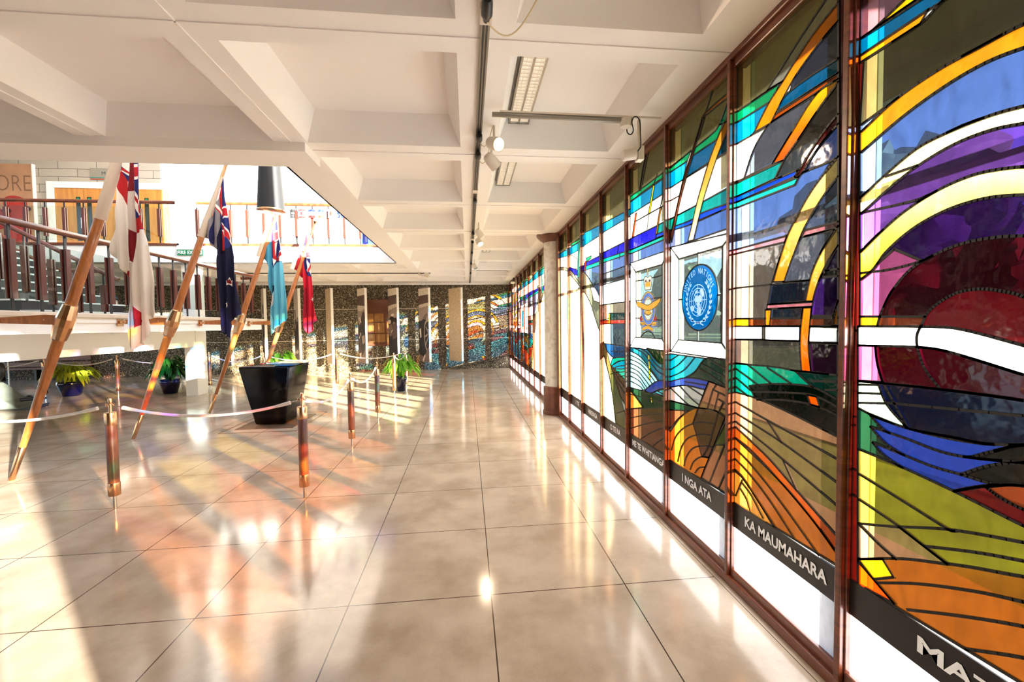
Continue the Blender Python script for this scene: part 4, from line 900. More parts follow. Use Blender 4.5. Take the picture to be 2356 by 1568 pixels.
# ------------------------------------------------------------------ copies
def children(o): return [c_ for c_ in bpy.data.objects if c_.parent == o]
def copy_tree(o, parent=None):
    n = o.copy(); COL.objects.link(n); n.parent = parent
    if parent: n.matrix_parent_inverse = o.matrix_parent_inverse
    for ch in children(o): copy_tree(ch, n)
    return n
# ------------------------------------------------------------------ landing, stair and balustrades
S(MB().box(-16, -4.57, 2.2, 9.95, 1.42, 1.60).box(-16, -4.55, 2.2, 9.98, 1.545, 1.60).build('floor_landing', M['white']))
S(MB().bbox(-4.95, -4.52, 2.2, 10.02, 1.60, 1.66, .012).build('trim_7', M['curb']))
S(MB().box(-6.05, -5.9, 2.2, 10.1, 1.065, 1.42).build('wall_beam', M['white']))
st = MB(); sn = MB()
for k in range(13):
    x = -6.2-.28*k; z = 1.60+.165*k
    st.box(x-.30, x, 6.9, 8.75, z, z+.165-.03) if 0 else st.box(x-.29, x, 6.9, 8.75, 1.6, z+.14)
    sn.box(x-.29, x+.02, 6.88, 8.77, z+.14, z+.165)
t = tag(empty('staircase', (-6.2, 7.8, 1.6)), 'dark stair flight with pale nosings rising left behind the balustrade', 'staircase')
o = st.build('steps', M['dark_riser'], t); o.location = -Vector(t.location)
o = sn.build('nosings', M['tread'], t); o.location = -Vector(t.location)
def slat_post(w2, z0, z1, zr, across=(0, 1)):
    """steel blade with a timber slat on each side; post runs along local z, slats offset along `across`"""
    root = empty('tmp')
    return root
def balustrade(name, label, pts_fn, n, axis, zc, zrail, zs0, zs1, rail_pts, glass_quad, big=1.0, rail_r=.028, posts_skip=()):
    t = tag(empty(name, pts_fn(0)), label, 'balustrade'); o0 = Vector(t.location)
    MB().tube([Vector(p)-o0 for p in rail_pts], rail_r, 14).build('handrail', M['frame_h'], t, smooth=True)
    q = [Vector(p)-o0 for p in glass_quad]; nrm = (q[1]-q[0]).cross(q[2]-q[0]).normalized()*.005
    MB().add([p+nrm for p in q]+[p-nrm for p in q], [(0,1,2,3),(7,6,5,4),(0,4,5,1),(1,5,6,2),(2,6,7,3),(3,7,4,0)]).build('glass_panel', M['glass'], t)
    pm = None
    for k in range(n):
        p = Vector(pts_fn(k))-o0
        if pm is None:
            b = MB(); w_ = .017*big; d_ = .03*big
            def bx(m_, u0, u1, v0, v1, z0, z1):      # u along the balustrade, v across it
                m_.bbox(u0, u1, v0, v1, z0, z1, .003) if axis == 0 else m_.bbox(v0, v1, u0, u1, z0, z1, .003)
            bx(b, -.012*big, .012*big, -.006, .006, zc, zrail-.02); pm = [b.build('post', M['blackm'], t)]
            for s_ in (-1, 1):
                m_ = MB(); bx(m_, -w_*1.3, w_*1.3, s_*.012+(-.022 if s_ < 0 else 0), s_*.012+(0 if s_ < 0 else .022), zs0, zs1)
                sl = m_.build('slat', M['wood_red'], pm[0]); pm.append(sl)
            pm[0].location = p
        else:
            c_ = pm[0].copy(); COL.objects.link(c_); c_.parent = t; c_.location = p
            for s_ in pm[1:]: d_ = s_.copy(); COL.objects.link(d_); d_.parent = c_
    return t
YL = [(4.98+.31*k-3*.31)*.964 for k in range(20)]
rp = [(-4.55, 2.2+.5*i, 2.56) for i in range(15)]+[(-4.55, 9.64, 2.56), (-4.565, 9.75, 2.56), (-4.62, 9.82, 2.56), (-4.72, 9.86, 2.555), (-4.92, 9.87, 2.55)]
balustrade('landing_balustrade', 'long brown balustrade with glass along the landing edge behind the flags', lambda k: (-4.59, YL[k], 0), 20, 1, 1.655, 2.56, 1.785, 2.385, rp,
           [(-4.625, 2.2, 1.78), (-4.625, 9.7, 1.78), (-4.625, 9.7, 2.40), (-4.625, 2.2, 2.40)], big=1.35, rail_r=.034)
# sloping stair balustrades: near side and far side
for nm, Y, (xa, ya), (xb, yb), lb in (('n', 6.8, (18, 519), (255, 636), 'sloping balustrade on the near side of the stair flight'), ('f', 8.85, (0, 557), (125, 617), 'sloping balustrade on the far side of the stair flight')):
    A = un(xa, ya, 1, Y); B = un(xb, yb, 1, Y); sl = (A.z-B.z)/(A.x-B.x); A = A+Vector((-2.2, 0, -2.2*sl*-1 if 0 else -2.2*sl))
    t = tag(empty('stair_balustrade', (B.x, Y, B.z)), lb, 'balustrade'); o0 = Vector(t.location)
    e = [B-o0, A-o0]; ext = [Vector((.75, 0, -.06)), Vector((.12, 0, -.045))] if nm == 'f' else [Vector((.1, 0, -.05))]
    MB().tube(ext+e, .03, 12).build('handrail', M['frame_h'], t, smooth=True)
    MB().add([B-o0+Vector((0,0,-.86)), A-o0+Vector((0,0,-.86)), A-o0+Vector((0,0,-.16)), B-o0+Vector((0,0,-.16))], [(0,1,2,3)]).build('glass_panel', M['glass'], t)
    n = int((B.x-A.x)/.34)
    for k in range(n+1):
        x = -.1-k*.34; z = sl*x
        if -A.z*0 + z + B.z > 5.2: break
        p_ = MB().bbox(x-.012, x+.012, -.008, .008, max(z-.98, 1.665-B.z), z-.02, .002).build('post', M['blackm'], t)
        MB().bbox(x-.03, x+.03, -.035, -.01, max(z-.84, 1.72-B.z), z-.18, .003).build('slat', M['wood_red'], p_)
        MB().bbox(x-.03, x+.03, .01, .035, max(z-.84, 1.72-B.z), z-.18, .003).build('slat', M['wood_red'], p_)
# upper floor balustrades
def upper(name, label, x0, x1, xs):
    t = balustrade(name, label, lambda k: (xs[k], 9.68, 0), len(xs), 0, 3.26, 4.12, 3.40, 3.98, [(x0, 9.68, 4.12), ((x0+x1)/2, 9.68, 4.12), (x1, 9.68, 4.12)],
               [(x0, 9.70, 3.32), (x1, 9.70, 3.32), (x1, 9.70, 4.02), (x0, 9.70, 4.02)], big=1.25, rail_r=.036)
    o0 = Vector(t.location); MB().bbox(x0-o0.x, x1-o0.x, -.06, .09, 3.21, 3.262, .006).build('base_rail', M['frame_h'], t)
upper('upper_balustrade', 'upper floor balustrade in front of the wooden doors', -11.2, -6.0, [-6.04-.36*k for k in range(15)])
upper('upper_balustrade', 'sunlit upper floor balustrade with small flags, right of the white pillar', -5.69, -1.6, [-5.66+.335*k for k in range(13)])

# ------------------------------------------------------------------ barrier posts and ropes
def make_post():
    t = empty('barrier_post')
    MB().lathe([(.013, 0), (.013, .11)], 16).build('spigot', M['steel'], t, auto=40)
    MB().lathe([(.039, .10), (.041, .105), (.041, .195), (.0395, .205)], 28).build('lower_cap', M['brass'], t, auto=40)
    MB().lathe([(.038, .20), (.0385, .45), (.038, .685)], 28).build('shaft', M['post_wood'], t, auto=40)
    MB().lathe([(.0395, .68), (.041, .69), (.041, .778), (.039, .784)], 28).build('upper_cap', M['brass'], t, auto=40)
    f = MB().lathe([(.0105, .78), (.0105, .84), (.017, .845), (.017, .85), (.012, .856), (.015, .88), (.0125, .895), (.004, .9)], 16).build('finial', M['brass'], t, auto=40)
    mb = MB()
    for k in range(4):
        a_ = k*math.pi/2; mb.tube([(r*math.cos(a_), r*math.sin(a_), z) for r, z in ((.012,.85), (.03,.835), (.036,.845), (.03,.856))], .0028, 6)
    mb.build('rope_hooks', M['brass'], f); return t
bp_ = make_post(); PG = 'wood and brass rope barrier posts'
posts = [(-2.9, 3.73, 'front left barrier post, brown wood with brass caps, nearest the first pole'), (-1.405, 3.715, 'front right barrier post, its upper cap against the black planter'), (-1.42, 5.257, 'second barrier post back along the right side of the enclosure'),
         (-1.43, 6.805, 'third barrier post back along the right side'), (-1.549, 9.04, 'barrier post directly left of the narrow blue pot'), (-1.44, 10.02, 'barrier post directly right of the narrow blue pot'),
         (-3.13, 10.45, 'back barrier post between the planter and the blank panel'), (-4.62, 10.1, 'back barrier post hidden behind the planter'), (-7.75, 10.2, 'back barrier post glowing orange between the two left plants'),
         (-9.1, 10.08, 'back barrier post behind the first pole'), (-4.42, 3.73, 'barrier post just outside the left edge of the photo'), (-6.15, 10.75, 'back barrier post by the white pillar')]
for k, (x, y, lb) in enumerate(posts):
    o = bp_ if k == 0 else copy_tree(bp_)
    o.location = (x, y, 0); tag(o, lb, 'barrier post', PG)
def rope(a_, b_, sag, label, z=.835):
    A = Vector((*a_, z)); B = Vector((*b_, z)); d = (B-A).normalized(); A = A+d*.035; B = B-d*.035
    t = tag(empty('barrier_rope', A), label, 'rope', 'white ropes between barrier posts'); P_ = []
    for i in range(25):
        s_ = i/24; P_.append(A.lerp(B, s_)-A+Vector((0, 0, -sag*4*s_*(1-s_))))
    MB().tube(P_[1:-1], [.016, .015]+[.0115]*19+[.015, .016], 10).build('cord', M['rope'], t, smooth=True)
    for q, r_ in ((P_[0], P_[1]), (P_[-1], P_[-2])): MB().tube([q, q.lerp(r_, .5)+Vector((0,0,.004)), r_], .0035, 6).build('snap_hook', M['steel'], t)
Q = [(p[0], p[1]) for p in posts]
rope(Q[0], Q[10], .10, 'rope running left out of the photo from the front left post')
rope(Q[0], Q[1], .105, 'front rope between the two nearest barrier posts')
rope(Q[1], Q[2], .12, 'rope on the right side from the front right post to the second')
rope(Q[2], Q[3], .14, 'rope on the right side between the second and third posts')
rope(Q[4], Q[5], .12, 'short rope in front of the plant in the narrow blue pot')
rope(Q[5], Q[6], .13, 'rope along the back from the narrow blue pot to the blank panel')
rope(Q[6], Q[7], .15, 'back rope running behind the black planter'); rope(Q[7], Q[11], .16, 'back rope left of the planter')
rope(Q[11], Q[8], .16, 'back rope in front of the dark green plant'); rope(Q[8], Q[9], .14, 'back rope in front of the yellow-green plant'); rope(Q[9], (-10.7, 10.0), .14, 'back rope at the left edge of the photo')

# ------------------------------------------------------------------ flag poles
def make_pole():
    t = empty('flagpole'); P_ = lambda z: Vector((.356*z, 0, z)); ax = Vector((.356, 0, 1)).normalized()
    MB().lathe([(.019, 0), (.024, .02), (.030, .34), (.026, .345)], 24, (0,0,0), ax).build('ferrule', M['brass'], t, auto=40)
    MB().lathe([(.024, .33), (.029, .5), (.043, 1.3), (.046, 1.7), (.045, 2.1), (.037, 2.9), (.025, 3.5), (.018, 3.62)], 28, (0,0,0), ax).build('pole', M['pole_wood'], t, auto=40)
    c0 = P_(1.54); MB().lathe([(.052,-.19), (.058,-.18), (.074,-.05), (.074,.03), (.056,.17), (.05,.18)], 12, c0, ax).build('collar', M['brass'], t)
    ar = MB(); poly = [(c0.x-.04, 1.615), (c0.x-.18, 1.64), (c0.x-.35, 1.63), (-.16, 1.59), (-.16, 1.535), (c0.x-.04, 1.50)]
    poly = [(c0.x-.04, 1.60), (c0.x-.16, 1.61), (c0.x-.3, 1.60), (-.02, 1.585), (-.02, 1.53), (c0.x-.04, 1.51)]
    ar.prism(poly, -.022, .022, lambda u, v, d: (u, d, v)).build('wall_arm', M['pole_wood'], t)
    h = MB().bbox(-.095, -.085, -.05, .05, 1.50, 1.60, .003).bbox(-.085, .01, -.03, .03, 1.535, 1.575, .004).tube([(-.04, -.04, 1.555), (-.04, .04, 1.555)], .012, 10).build('hinge_bracket', M['brass'], t)
    MB().tube([(c0.x-.16, -.028, 1.56), (c0.x-.16, .028, 1.56)], .009, 10).build('bolt', M['brass'], t)
    MB().lathe([(.021, 3.60), (.024, 3.62), (.02, 3.84), (.022, 3.86), (.045, 3.90), (.05, 3.905), (.046, 3.91)], 20, (0,0,0), ax).build('finial', M['brass'], t, auto=40)
    return t
pl = make_pole(); PY = [4.555, 6.067, 7.737, 9.35]
for k, y in enumerate(PY):
    o = pl if k == 0 else copy_tree(pl); o.location = (-4.455, y, 0)
    tag(o, 'leaning wooden flagpole with brass collar carrying the '+['white and red ensign', 'navy flag with stars', 'pale blue ensign', 'red flag with a star'][k], 'flagpole', 'leaning flagpoles tied to the landing')

# ------------------------------------------------------------------ flags (cloth shapes traced on the plane of each pole)
FC = dict(cr=(222,202,176), c2=(238,226,206), w=(240,232,222), w2=(214,200,188), r=(196,34,38), rd=(134,14,24), b=(40,44,110), b2=(22,24,66), n=(20,20,52), n2=(34,36,84), gy=(150,140,140), lb=(112,190,208), lb2=(80,160,184), rr=(206,22,48), r2=(160,12,36), l3=(160,220,226))  # w2 is the white cloth with fold shade painted in
CRF = {'K': (0, 340, 3.408), 'L': (380, 340, 3.408), 'M': (560, 640, 7.129)}
def flag(name, Y, cr, outline, shapes, label, seed, sleeve):
    ox, oy, s_ = CRF[cr]; Pp = lambda q: (lambda v: Vector((v.x, v.z)))(un(ox+q[0]/s_, oy+q[1]/s_, 1, Y))
    root_p = Pp(outline[0]); t = tag(empty(name, (root_p.x, Y, root_p.y)), label, 'flag')
    def mk(nm, out, shp, amp, dy, sol=.004):
        base = smooth_poly([Pp(q) for q in out], turn=50); SH = [(smooth_poly([Pp(q) for q in pts], turn=50), c_) for c_, pts in shp]
        ov, tris, ids, bd, em = paint([(p,) for p, _ in SH], base, grid=(.014, .06))
        ys = [v.y for v in base]; top = max(ys); bot = min(ys); V = []
        for v in ov:
            d = min(1, (top-v.y)/(top-bot)*2.2)
            f_ = math.sin(v.x*62+seed+.8*math.sin(v.y*2.1))+.5*math.sin(v.x*131+seed*2+v.y*1.5)
            V.append((v.x-root_p.x, dy+amp*d*f_, v.y-root_p.y))
        o = mesh_obj(nm, V, tris, M['flag'], t, smooth=True)
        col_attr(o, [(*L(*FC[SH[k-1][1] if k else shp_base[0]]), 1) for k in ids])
        md = o.modifiers.new('thickness', 'SOLIDIFY'); md.thickness = sol; md.offset = 0
        return o
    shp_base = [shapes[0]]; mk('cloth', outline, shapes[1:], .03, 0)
    shp_base = [sleeve[0]]; 
    # sleeve wraps the pole
    a_, b_ = Pp(sleeve[1]), Pp(sleeve[2]); P3 = lambda v: Vector((v.x-root_p.x, 0, v.y-root_p.y)); 
    A, B = P3(a_), P3(b_); n = 9
    mb = MB().tube([A.lerp(B, i/n)+Vector((0, 0, 0)) for i in range(n+1)], [sleeve[3]+(sleeve[4]-sleeve[3])*i/n+.002*math.sin(i*2.1) for i in range(n+1)], 18)
    o = mb.build('sleeve', M['flag'], t, smooth=True); col_attr(o, [(*L(*FC[sleeve[0]]), 1)]*len(o.data.polygons))
    return t
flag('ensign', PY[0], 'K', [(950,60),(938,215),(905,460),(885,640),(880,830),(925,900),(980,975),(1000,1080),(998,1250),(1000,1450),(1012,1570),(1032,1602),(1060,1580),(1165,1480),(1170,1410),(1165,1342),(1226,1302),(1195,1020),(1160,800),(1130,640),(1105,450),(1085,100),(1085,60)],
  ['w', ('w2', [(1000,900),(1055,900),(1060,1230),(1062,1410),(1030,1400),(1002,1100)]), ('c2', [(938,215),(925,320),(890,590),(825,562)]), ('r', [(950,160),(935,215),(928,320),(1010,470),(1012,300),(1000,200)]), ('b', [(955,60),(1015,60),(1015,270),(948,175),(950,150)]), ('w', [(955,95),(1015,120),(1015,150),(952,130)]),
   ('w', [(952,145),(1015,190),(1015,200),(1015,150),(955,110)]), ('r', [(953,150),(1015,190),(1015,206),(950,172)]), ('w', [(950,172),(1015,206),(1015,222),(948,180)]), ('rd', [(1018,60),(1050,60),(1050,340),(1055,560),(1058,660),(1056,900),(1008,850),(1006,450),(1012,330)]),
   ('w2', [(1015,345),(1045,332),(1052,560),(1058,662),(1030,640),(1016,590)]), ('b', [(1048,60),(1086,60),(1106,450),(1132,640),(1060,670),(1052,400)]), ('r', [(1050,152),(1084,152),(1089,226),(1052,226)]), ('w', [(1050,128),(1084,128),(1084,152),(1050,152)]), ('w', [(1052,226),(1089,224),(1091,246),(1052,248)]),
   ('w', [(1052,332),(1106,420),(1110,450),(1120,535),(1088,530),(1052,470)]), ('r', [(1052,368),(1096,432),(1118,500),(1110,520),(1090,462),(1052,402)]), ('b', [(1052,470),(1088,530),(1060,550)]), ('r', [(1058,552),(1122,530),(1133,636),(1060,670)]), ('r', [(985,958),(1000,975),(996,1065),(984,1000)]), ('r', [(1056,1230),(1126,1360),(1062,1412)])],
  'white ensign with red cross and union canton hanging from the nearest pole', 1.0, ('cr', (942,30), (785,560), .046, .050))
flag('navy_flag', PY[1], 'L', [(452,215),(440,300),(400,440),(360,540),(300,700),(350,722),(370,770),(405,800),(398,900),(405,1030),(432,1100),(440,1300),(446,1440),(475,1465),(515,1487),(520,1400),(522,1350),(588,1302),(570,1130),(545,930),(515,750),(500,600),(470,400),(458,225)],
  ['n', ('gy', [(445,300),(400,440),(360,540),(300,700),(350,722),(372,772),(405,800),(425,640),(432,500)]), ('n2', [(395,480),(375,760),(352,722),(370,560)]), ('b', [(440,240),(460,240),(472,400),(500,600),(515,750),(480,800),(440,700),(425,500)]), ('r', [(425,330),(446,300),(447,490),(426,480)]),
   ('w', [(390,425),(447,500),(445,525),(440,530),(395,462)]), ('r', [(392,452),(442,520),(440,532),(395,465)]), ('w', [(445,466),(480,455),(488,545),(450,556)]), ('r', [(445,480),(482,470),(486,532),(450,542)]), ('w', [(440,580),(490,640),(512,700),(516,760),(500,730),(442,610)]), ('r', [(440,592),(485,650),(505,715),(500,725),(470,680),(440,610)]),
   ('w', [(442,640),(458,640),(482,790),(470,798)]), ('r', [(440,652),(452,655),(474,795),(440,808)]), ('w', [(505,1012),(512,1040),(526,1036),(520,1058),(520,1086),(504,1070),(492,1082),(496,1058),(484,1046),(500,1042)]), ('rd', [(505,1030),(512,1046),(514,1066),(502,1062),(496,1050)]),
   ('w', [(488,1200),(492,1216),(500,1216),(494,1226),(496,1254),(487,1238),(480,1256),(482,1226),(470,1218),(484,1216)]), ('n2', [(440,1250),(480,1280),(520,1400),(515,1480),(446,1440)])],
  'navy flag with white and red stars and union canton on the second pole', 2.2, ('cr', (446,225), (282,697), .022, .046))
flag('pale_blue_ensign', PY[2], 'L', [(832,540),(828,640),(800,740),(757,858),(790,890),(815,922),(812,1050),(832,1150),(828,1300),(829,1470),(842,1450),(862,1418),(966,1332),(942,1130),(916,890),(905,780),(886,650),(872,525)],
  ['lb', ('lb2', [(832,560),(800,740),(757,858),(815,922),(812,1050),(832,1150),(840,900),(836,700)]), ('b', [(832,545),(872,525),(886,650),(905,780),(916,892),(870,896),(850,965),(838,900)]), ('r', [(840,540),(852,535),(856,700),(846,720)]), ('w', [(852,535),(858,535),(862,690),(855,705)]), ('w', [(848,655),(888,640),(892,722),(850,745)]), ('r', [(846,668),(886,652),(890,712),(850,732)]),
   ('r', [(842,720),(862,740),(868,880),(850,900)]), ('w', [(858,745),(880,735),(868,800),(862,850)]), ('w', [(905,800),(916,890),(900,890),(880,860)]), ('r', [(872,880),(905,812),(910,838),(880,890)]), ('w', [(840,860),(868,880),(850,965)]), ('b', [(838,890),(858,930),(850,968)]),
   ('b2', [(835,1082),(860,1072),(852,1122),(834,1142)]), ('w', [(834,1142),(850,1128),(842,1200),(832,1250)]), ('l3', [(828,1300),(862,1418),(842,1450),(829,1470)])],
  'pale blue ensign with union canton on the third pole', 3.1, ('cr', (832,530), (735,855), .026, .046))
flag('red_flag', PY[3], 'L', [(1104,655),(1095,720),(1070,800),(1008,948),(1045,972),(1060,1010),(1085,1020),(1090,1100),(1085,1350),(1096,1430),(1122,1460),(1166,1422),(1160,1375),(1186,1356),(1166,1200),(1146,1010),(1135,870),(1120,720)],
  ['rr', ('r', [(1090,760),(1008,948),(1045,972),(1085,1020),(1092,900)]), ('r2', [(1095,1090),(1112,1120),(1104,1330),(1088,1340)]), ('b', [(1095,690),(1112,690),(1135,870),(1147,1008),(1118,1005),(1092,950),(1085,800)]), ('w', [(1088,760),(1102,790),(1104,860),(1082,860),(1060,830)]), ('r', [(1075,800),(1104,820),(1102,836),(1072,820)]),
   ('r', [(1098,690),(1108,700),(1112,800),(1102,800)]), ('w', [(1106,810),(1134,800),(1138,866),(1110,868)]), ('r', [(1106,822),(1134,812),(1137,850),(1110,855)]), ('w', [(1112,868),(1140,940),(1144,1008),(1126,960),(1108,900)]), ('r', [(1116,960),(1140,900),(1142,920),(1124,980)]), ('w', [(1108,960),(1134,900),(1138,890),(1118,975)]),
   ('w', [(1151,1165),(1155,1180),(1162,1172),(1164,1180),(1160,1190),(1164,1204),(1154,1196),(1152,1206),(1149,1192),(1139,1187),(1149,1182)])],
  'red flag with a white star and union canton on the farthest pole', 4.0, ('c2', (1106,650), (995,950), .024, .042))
# ------------------------------------------------------------------ planter plinth with open book and poppies
t = tag(empty('memorial_plinth', (-2.95, 6.9, 0)), 'large black polished plinth tapering to a narrow foot, in the middle of the roped area', 'plinth')
bm = bmesh.new(); bmesh.ops.create_cube(bm, size=1)
for v in bm.verts:
    up_ = v.co.z > 0; x0, x1 = (-.425, .30) if up_ else (-.215, .215); y0, y1 = (-.34, .50) if up_ else (-.32, .27)
    v.co = Vector((x1 if v.co.x > 0 else x0, y1 if v.co.y > 0 else y0, .885 if up_ else .012))
bmesh.ops.bevel(bm, geom=bm.edges[:], offset=.035, segments=4, affect='EDGES', profile=.5)
MB().bm(bm).build('body', M['black'], t, auto=50)
S(MB().box(-3.33, -2.55, 6.36, 7.32, 0, .004).build('floor_inset', mat('dark_stone_inset', L(120,98,80), .25)))
im = MB()
for x0, x1, y0, y1 in ((-3.45, -2.42, 6.16, 7.5), (-3.335, -2.545, 6.355, 7.325)):
    w_ = .006; im.box(x0, x1, y0, y0+w_, 0, .006).box(x0, x1, y1-w_, y1, 0, .006).box(x0, x0+w_, y0, y1, 0, .006).box(x1-w_, x1, y0, y1, 0, .006)
S(im.build('trim_8', M['brass']))
bk = MB()
def page(s_):
    pts = [(0, .012), (.05*s_, .028), (.12*s_, .032), (.2*s_, .022), (.24*s_, .012), (.24*s_, .004), (0, .004)]
    bk.prism(pts, -.17, .17, lambda u, v, d: (u, d, v))
page(1); page(-1)
t = tag(empty('open_book', (-2.86, 7.05, .885), -.25), 'open book with aged pages lying on the black plinth', 'book')
bk.build('pages', M['paper'], t, auto=50); MB().bbox(-.25, .25, -.18, .18, 0, .006, .002).build('cover', M['soil'], t)
tag(MB().bbox(-.1, .16, -.14, .14, 0, .018, .005).build('folded_cloth', mat('dark_teal_cloth', L(30,60,70), .8)), 'dark folded cloth beside the open book on the plinth', 'cloth').location = (-2.76, 6.70, .887)
def poppy(x, y, lb, s_=1):
    t = tag(empty('paper_poppy', (x, y, .886)), lb, 'poppy', 'paper poppies on the plinth'); mb = MB()
    for k in range(4):
        a_ = k*math.pi/2+x*9; c_ = Vector((math.cos(a_), math.sin(a_), 0)); n_ = Vector((-c_.y, c_.x, 0))
        mb.add([(0,0,.008), tuple(c_*.02*s_+n_*.02*s_+Vector((0,0,.014))), tuple(c_*.04*s_+Vector((0,0,.02))), tuple(c_*.02*s_-n_*.02*s_+Vector((0,0,.014)))], [(0,1,2,3)])
    o = mb.build('petals', M['red_f'], t); sd = o.modifiers.new('s', 'SOLIDIFY'); sd.thickness = .002
    MB().lathe([(.008,.008), (.009,.018), (.003,.022)], 10).build('centre', M['blackm'], t)
    MB().tube([(0,0,.008), (.04,-.03,.006), (.07,-.05,.004)], .0025, 5).build('stem', mat('stem_green', L(40,110,60), .6) if 'stem_green' not in bpy.data.materials else bpy.data.materials['stem_green'], t)
for x, y, lb in ((-3.24, 6.72, 'paper poppy at the left corner of the plinth'), (-3.16, 6.86, 'paper poppy second from the left corner of the plinth'), (-3.1, 7.02, 'paper poppy in the middle of the plinth, left of the book'), (-3.2, 7.14, 'paper poppy at the back left of the plinth'), (-3.08, 7.24, 'paper poppy farthest back beside the book')): poppy(x, y, lb)

# ------------------------------------------------------------------ potted plants
LEAFM = {}
def leafmat(nm, c_):
    m = mat(nm, c_, .45, vary=(6, .25)); nt = m.node_tree; b = nt.nodes['Principled BSDF']; tr = nt.nodes.new('ShaderNodeBsdfTranslucent'); tr.inputs[0].default_value = (*[min(1, v*1.5) for v in c_], 1)
    mx = nt.nodes.new('ShaderNodeMixShader'); mx.inputs[0].default_value = .4; nt.links.new(b.outputs[0], mx.inputs[1]); nt.links.new(tr.outputs[0], mx.inputs[2]); nt.links.new(mx.outputs[0], nt.nodes['Material Output'].inputs[0]); return m
def plant(x, y, r, h, H, spread, label, lm, seed, n=60):
    rnd = random.Random(seed); t = tag(empty('potted_plant', (x, y, 0)), label, 'plant', 'leafy plants in blue pots')
    MB().lathe([(r*.62, 0), (r*.66, .01), (r*.95, h*.72), (r*1.02, h*.82), (r, h*.93), (r*.93, h), (r*.86, h), (r*.84, h*.9)], 32).build('pot', M['blue_pot'], t, auto=50)
    MB().lathe([(r*.84, h*.88), (r*.84, h*.9)], 20).build('soil', M['soil'], t)
    lf = MB(); stm = MB()
    for k in range(n):
        a_ = rnd.uniform(0, 6.283); e_ = rnd.uniform(.15, 1)**.8; q = spread*e_; top = h+(H-h)*(1-.62*e_*e_)*rnd.uniform(.55, 1.0)
        p0 = Vector((rnd.uniform(-.3,.3)*r, rnd.uniform(-.3,.3)*r, h*.9)); d = Vector((math.cos(a_), math.sin(a_), 0)); p1 = d*q*.72; p1.z = top
        mid = p0.lerp(p1, .5)+Vector((0,0,.06)); stm.tube([p0, mid, p1], .004, 5)
        ln = rnd.uniform(.15, .25)*(H/.75); w_ = ln*.13; sd = d.cross(Vector((0,0,1))); tilt = rnd.uniform(.1, .5); P_ = []
        for i in range(7):
            s_ = i/6; c_ = p1+d*ln*s_*.85+Vector((0,0,ln*(tilt*s_-1.0*s_*s_))); wd = w_*math.sin(math.pi*min(1, s_*.94+.06))**.8
            P_ += [c_-sd*wd+Vector((0,0,wd*.35)), c_, c_+sd*wd+Vector((0,0,wd*.35))]
        lf.add(P_, [(3*i+j, 3*i+j+1, 3*i+j+4, 3*i+j+3) for i in range(6) for j in (0, 1)])
    o = lf.build('foliage', lm, t, smooth=True); stm.build('stems', lm, t, smooth=True)
G1, G2, G3 = leafmat('yellow_green_leaf', L(150,160,30)), leafmat('dark_green_leaf', L(30,84,24)), leafmat('fresh_green_leaf', L(104,164,44))
plant(-8.82, 10.35, .235, .33, .78, .52, 'yellow-green leafy plant in a wide blue pot behind the nearest flagpole', G1, 3, 150)
plant(-6.74, 10.3, .20, .32, .88, .36, 'dark green plant in a blue pot left of the white pillar', G2, 5, 160)
plant(-1.50, 9.62, .13, .34, .88, .36, 'bright green plant in a narrow blue pot between two barrier posts', G3, 8, 95)
plant(-4.62, 11.0, .18, .32, .95, .42, 'green plant mostly hidden behind the black plinth', G3, 9, 80)

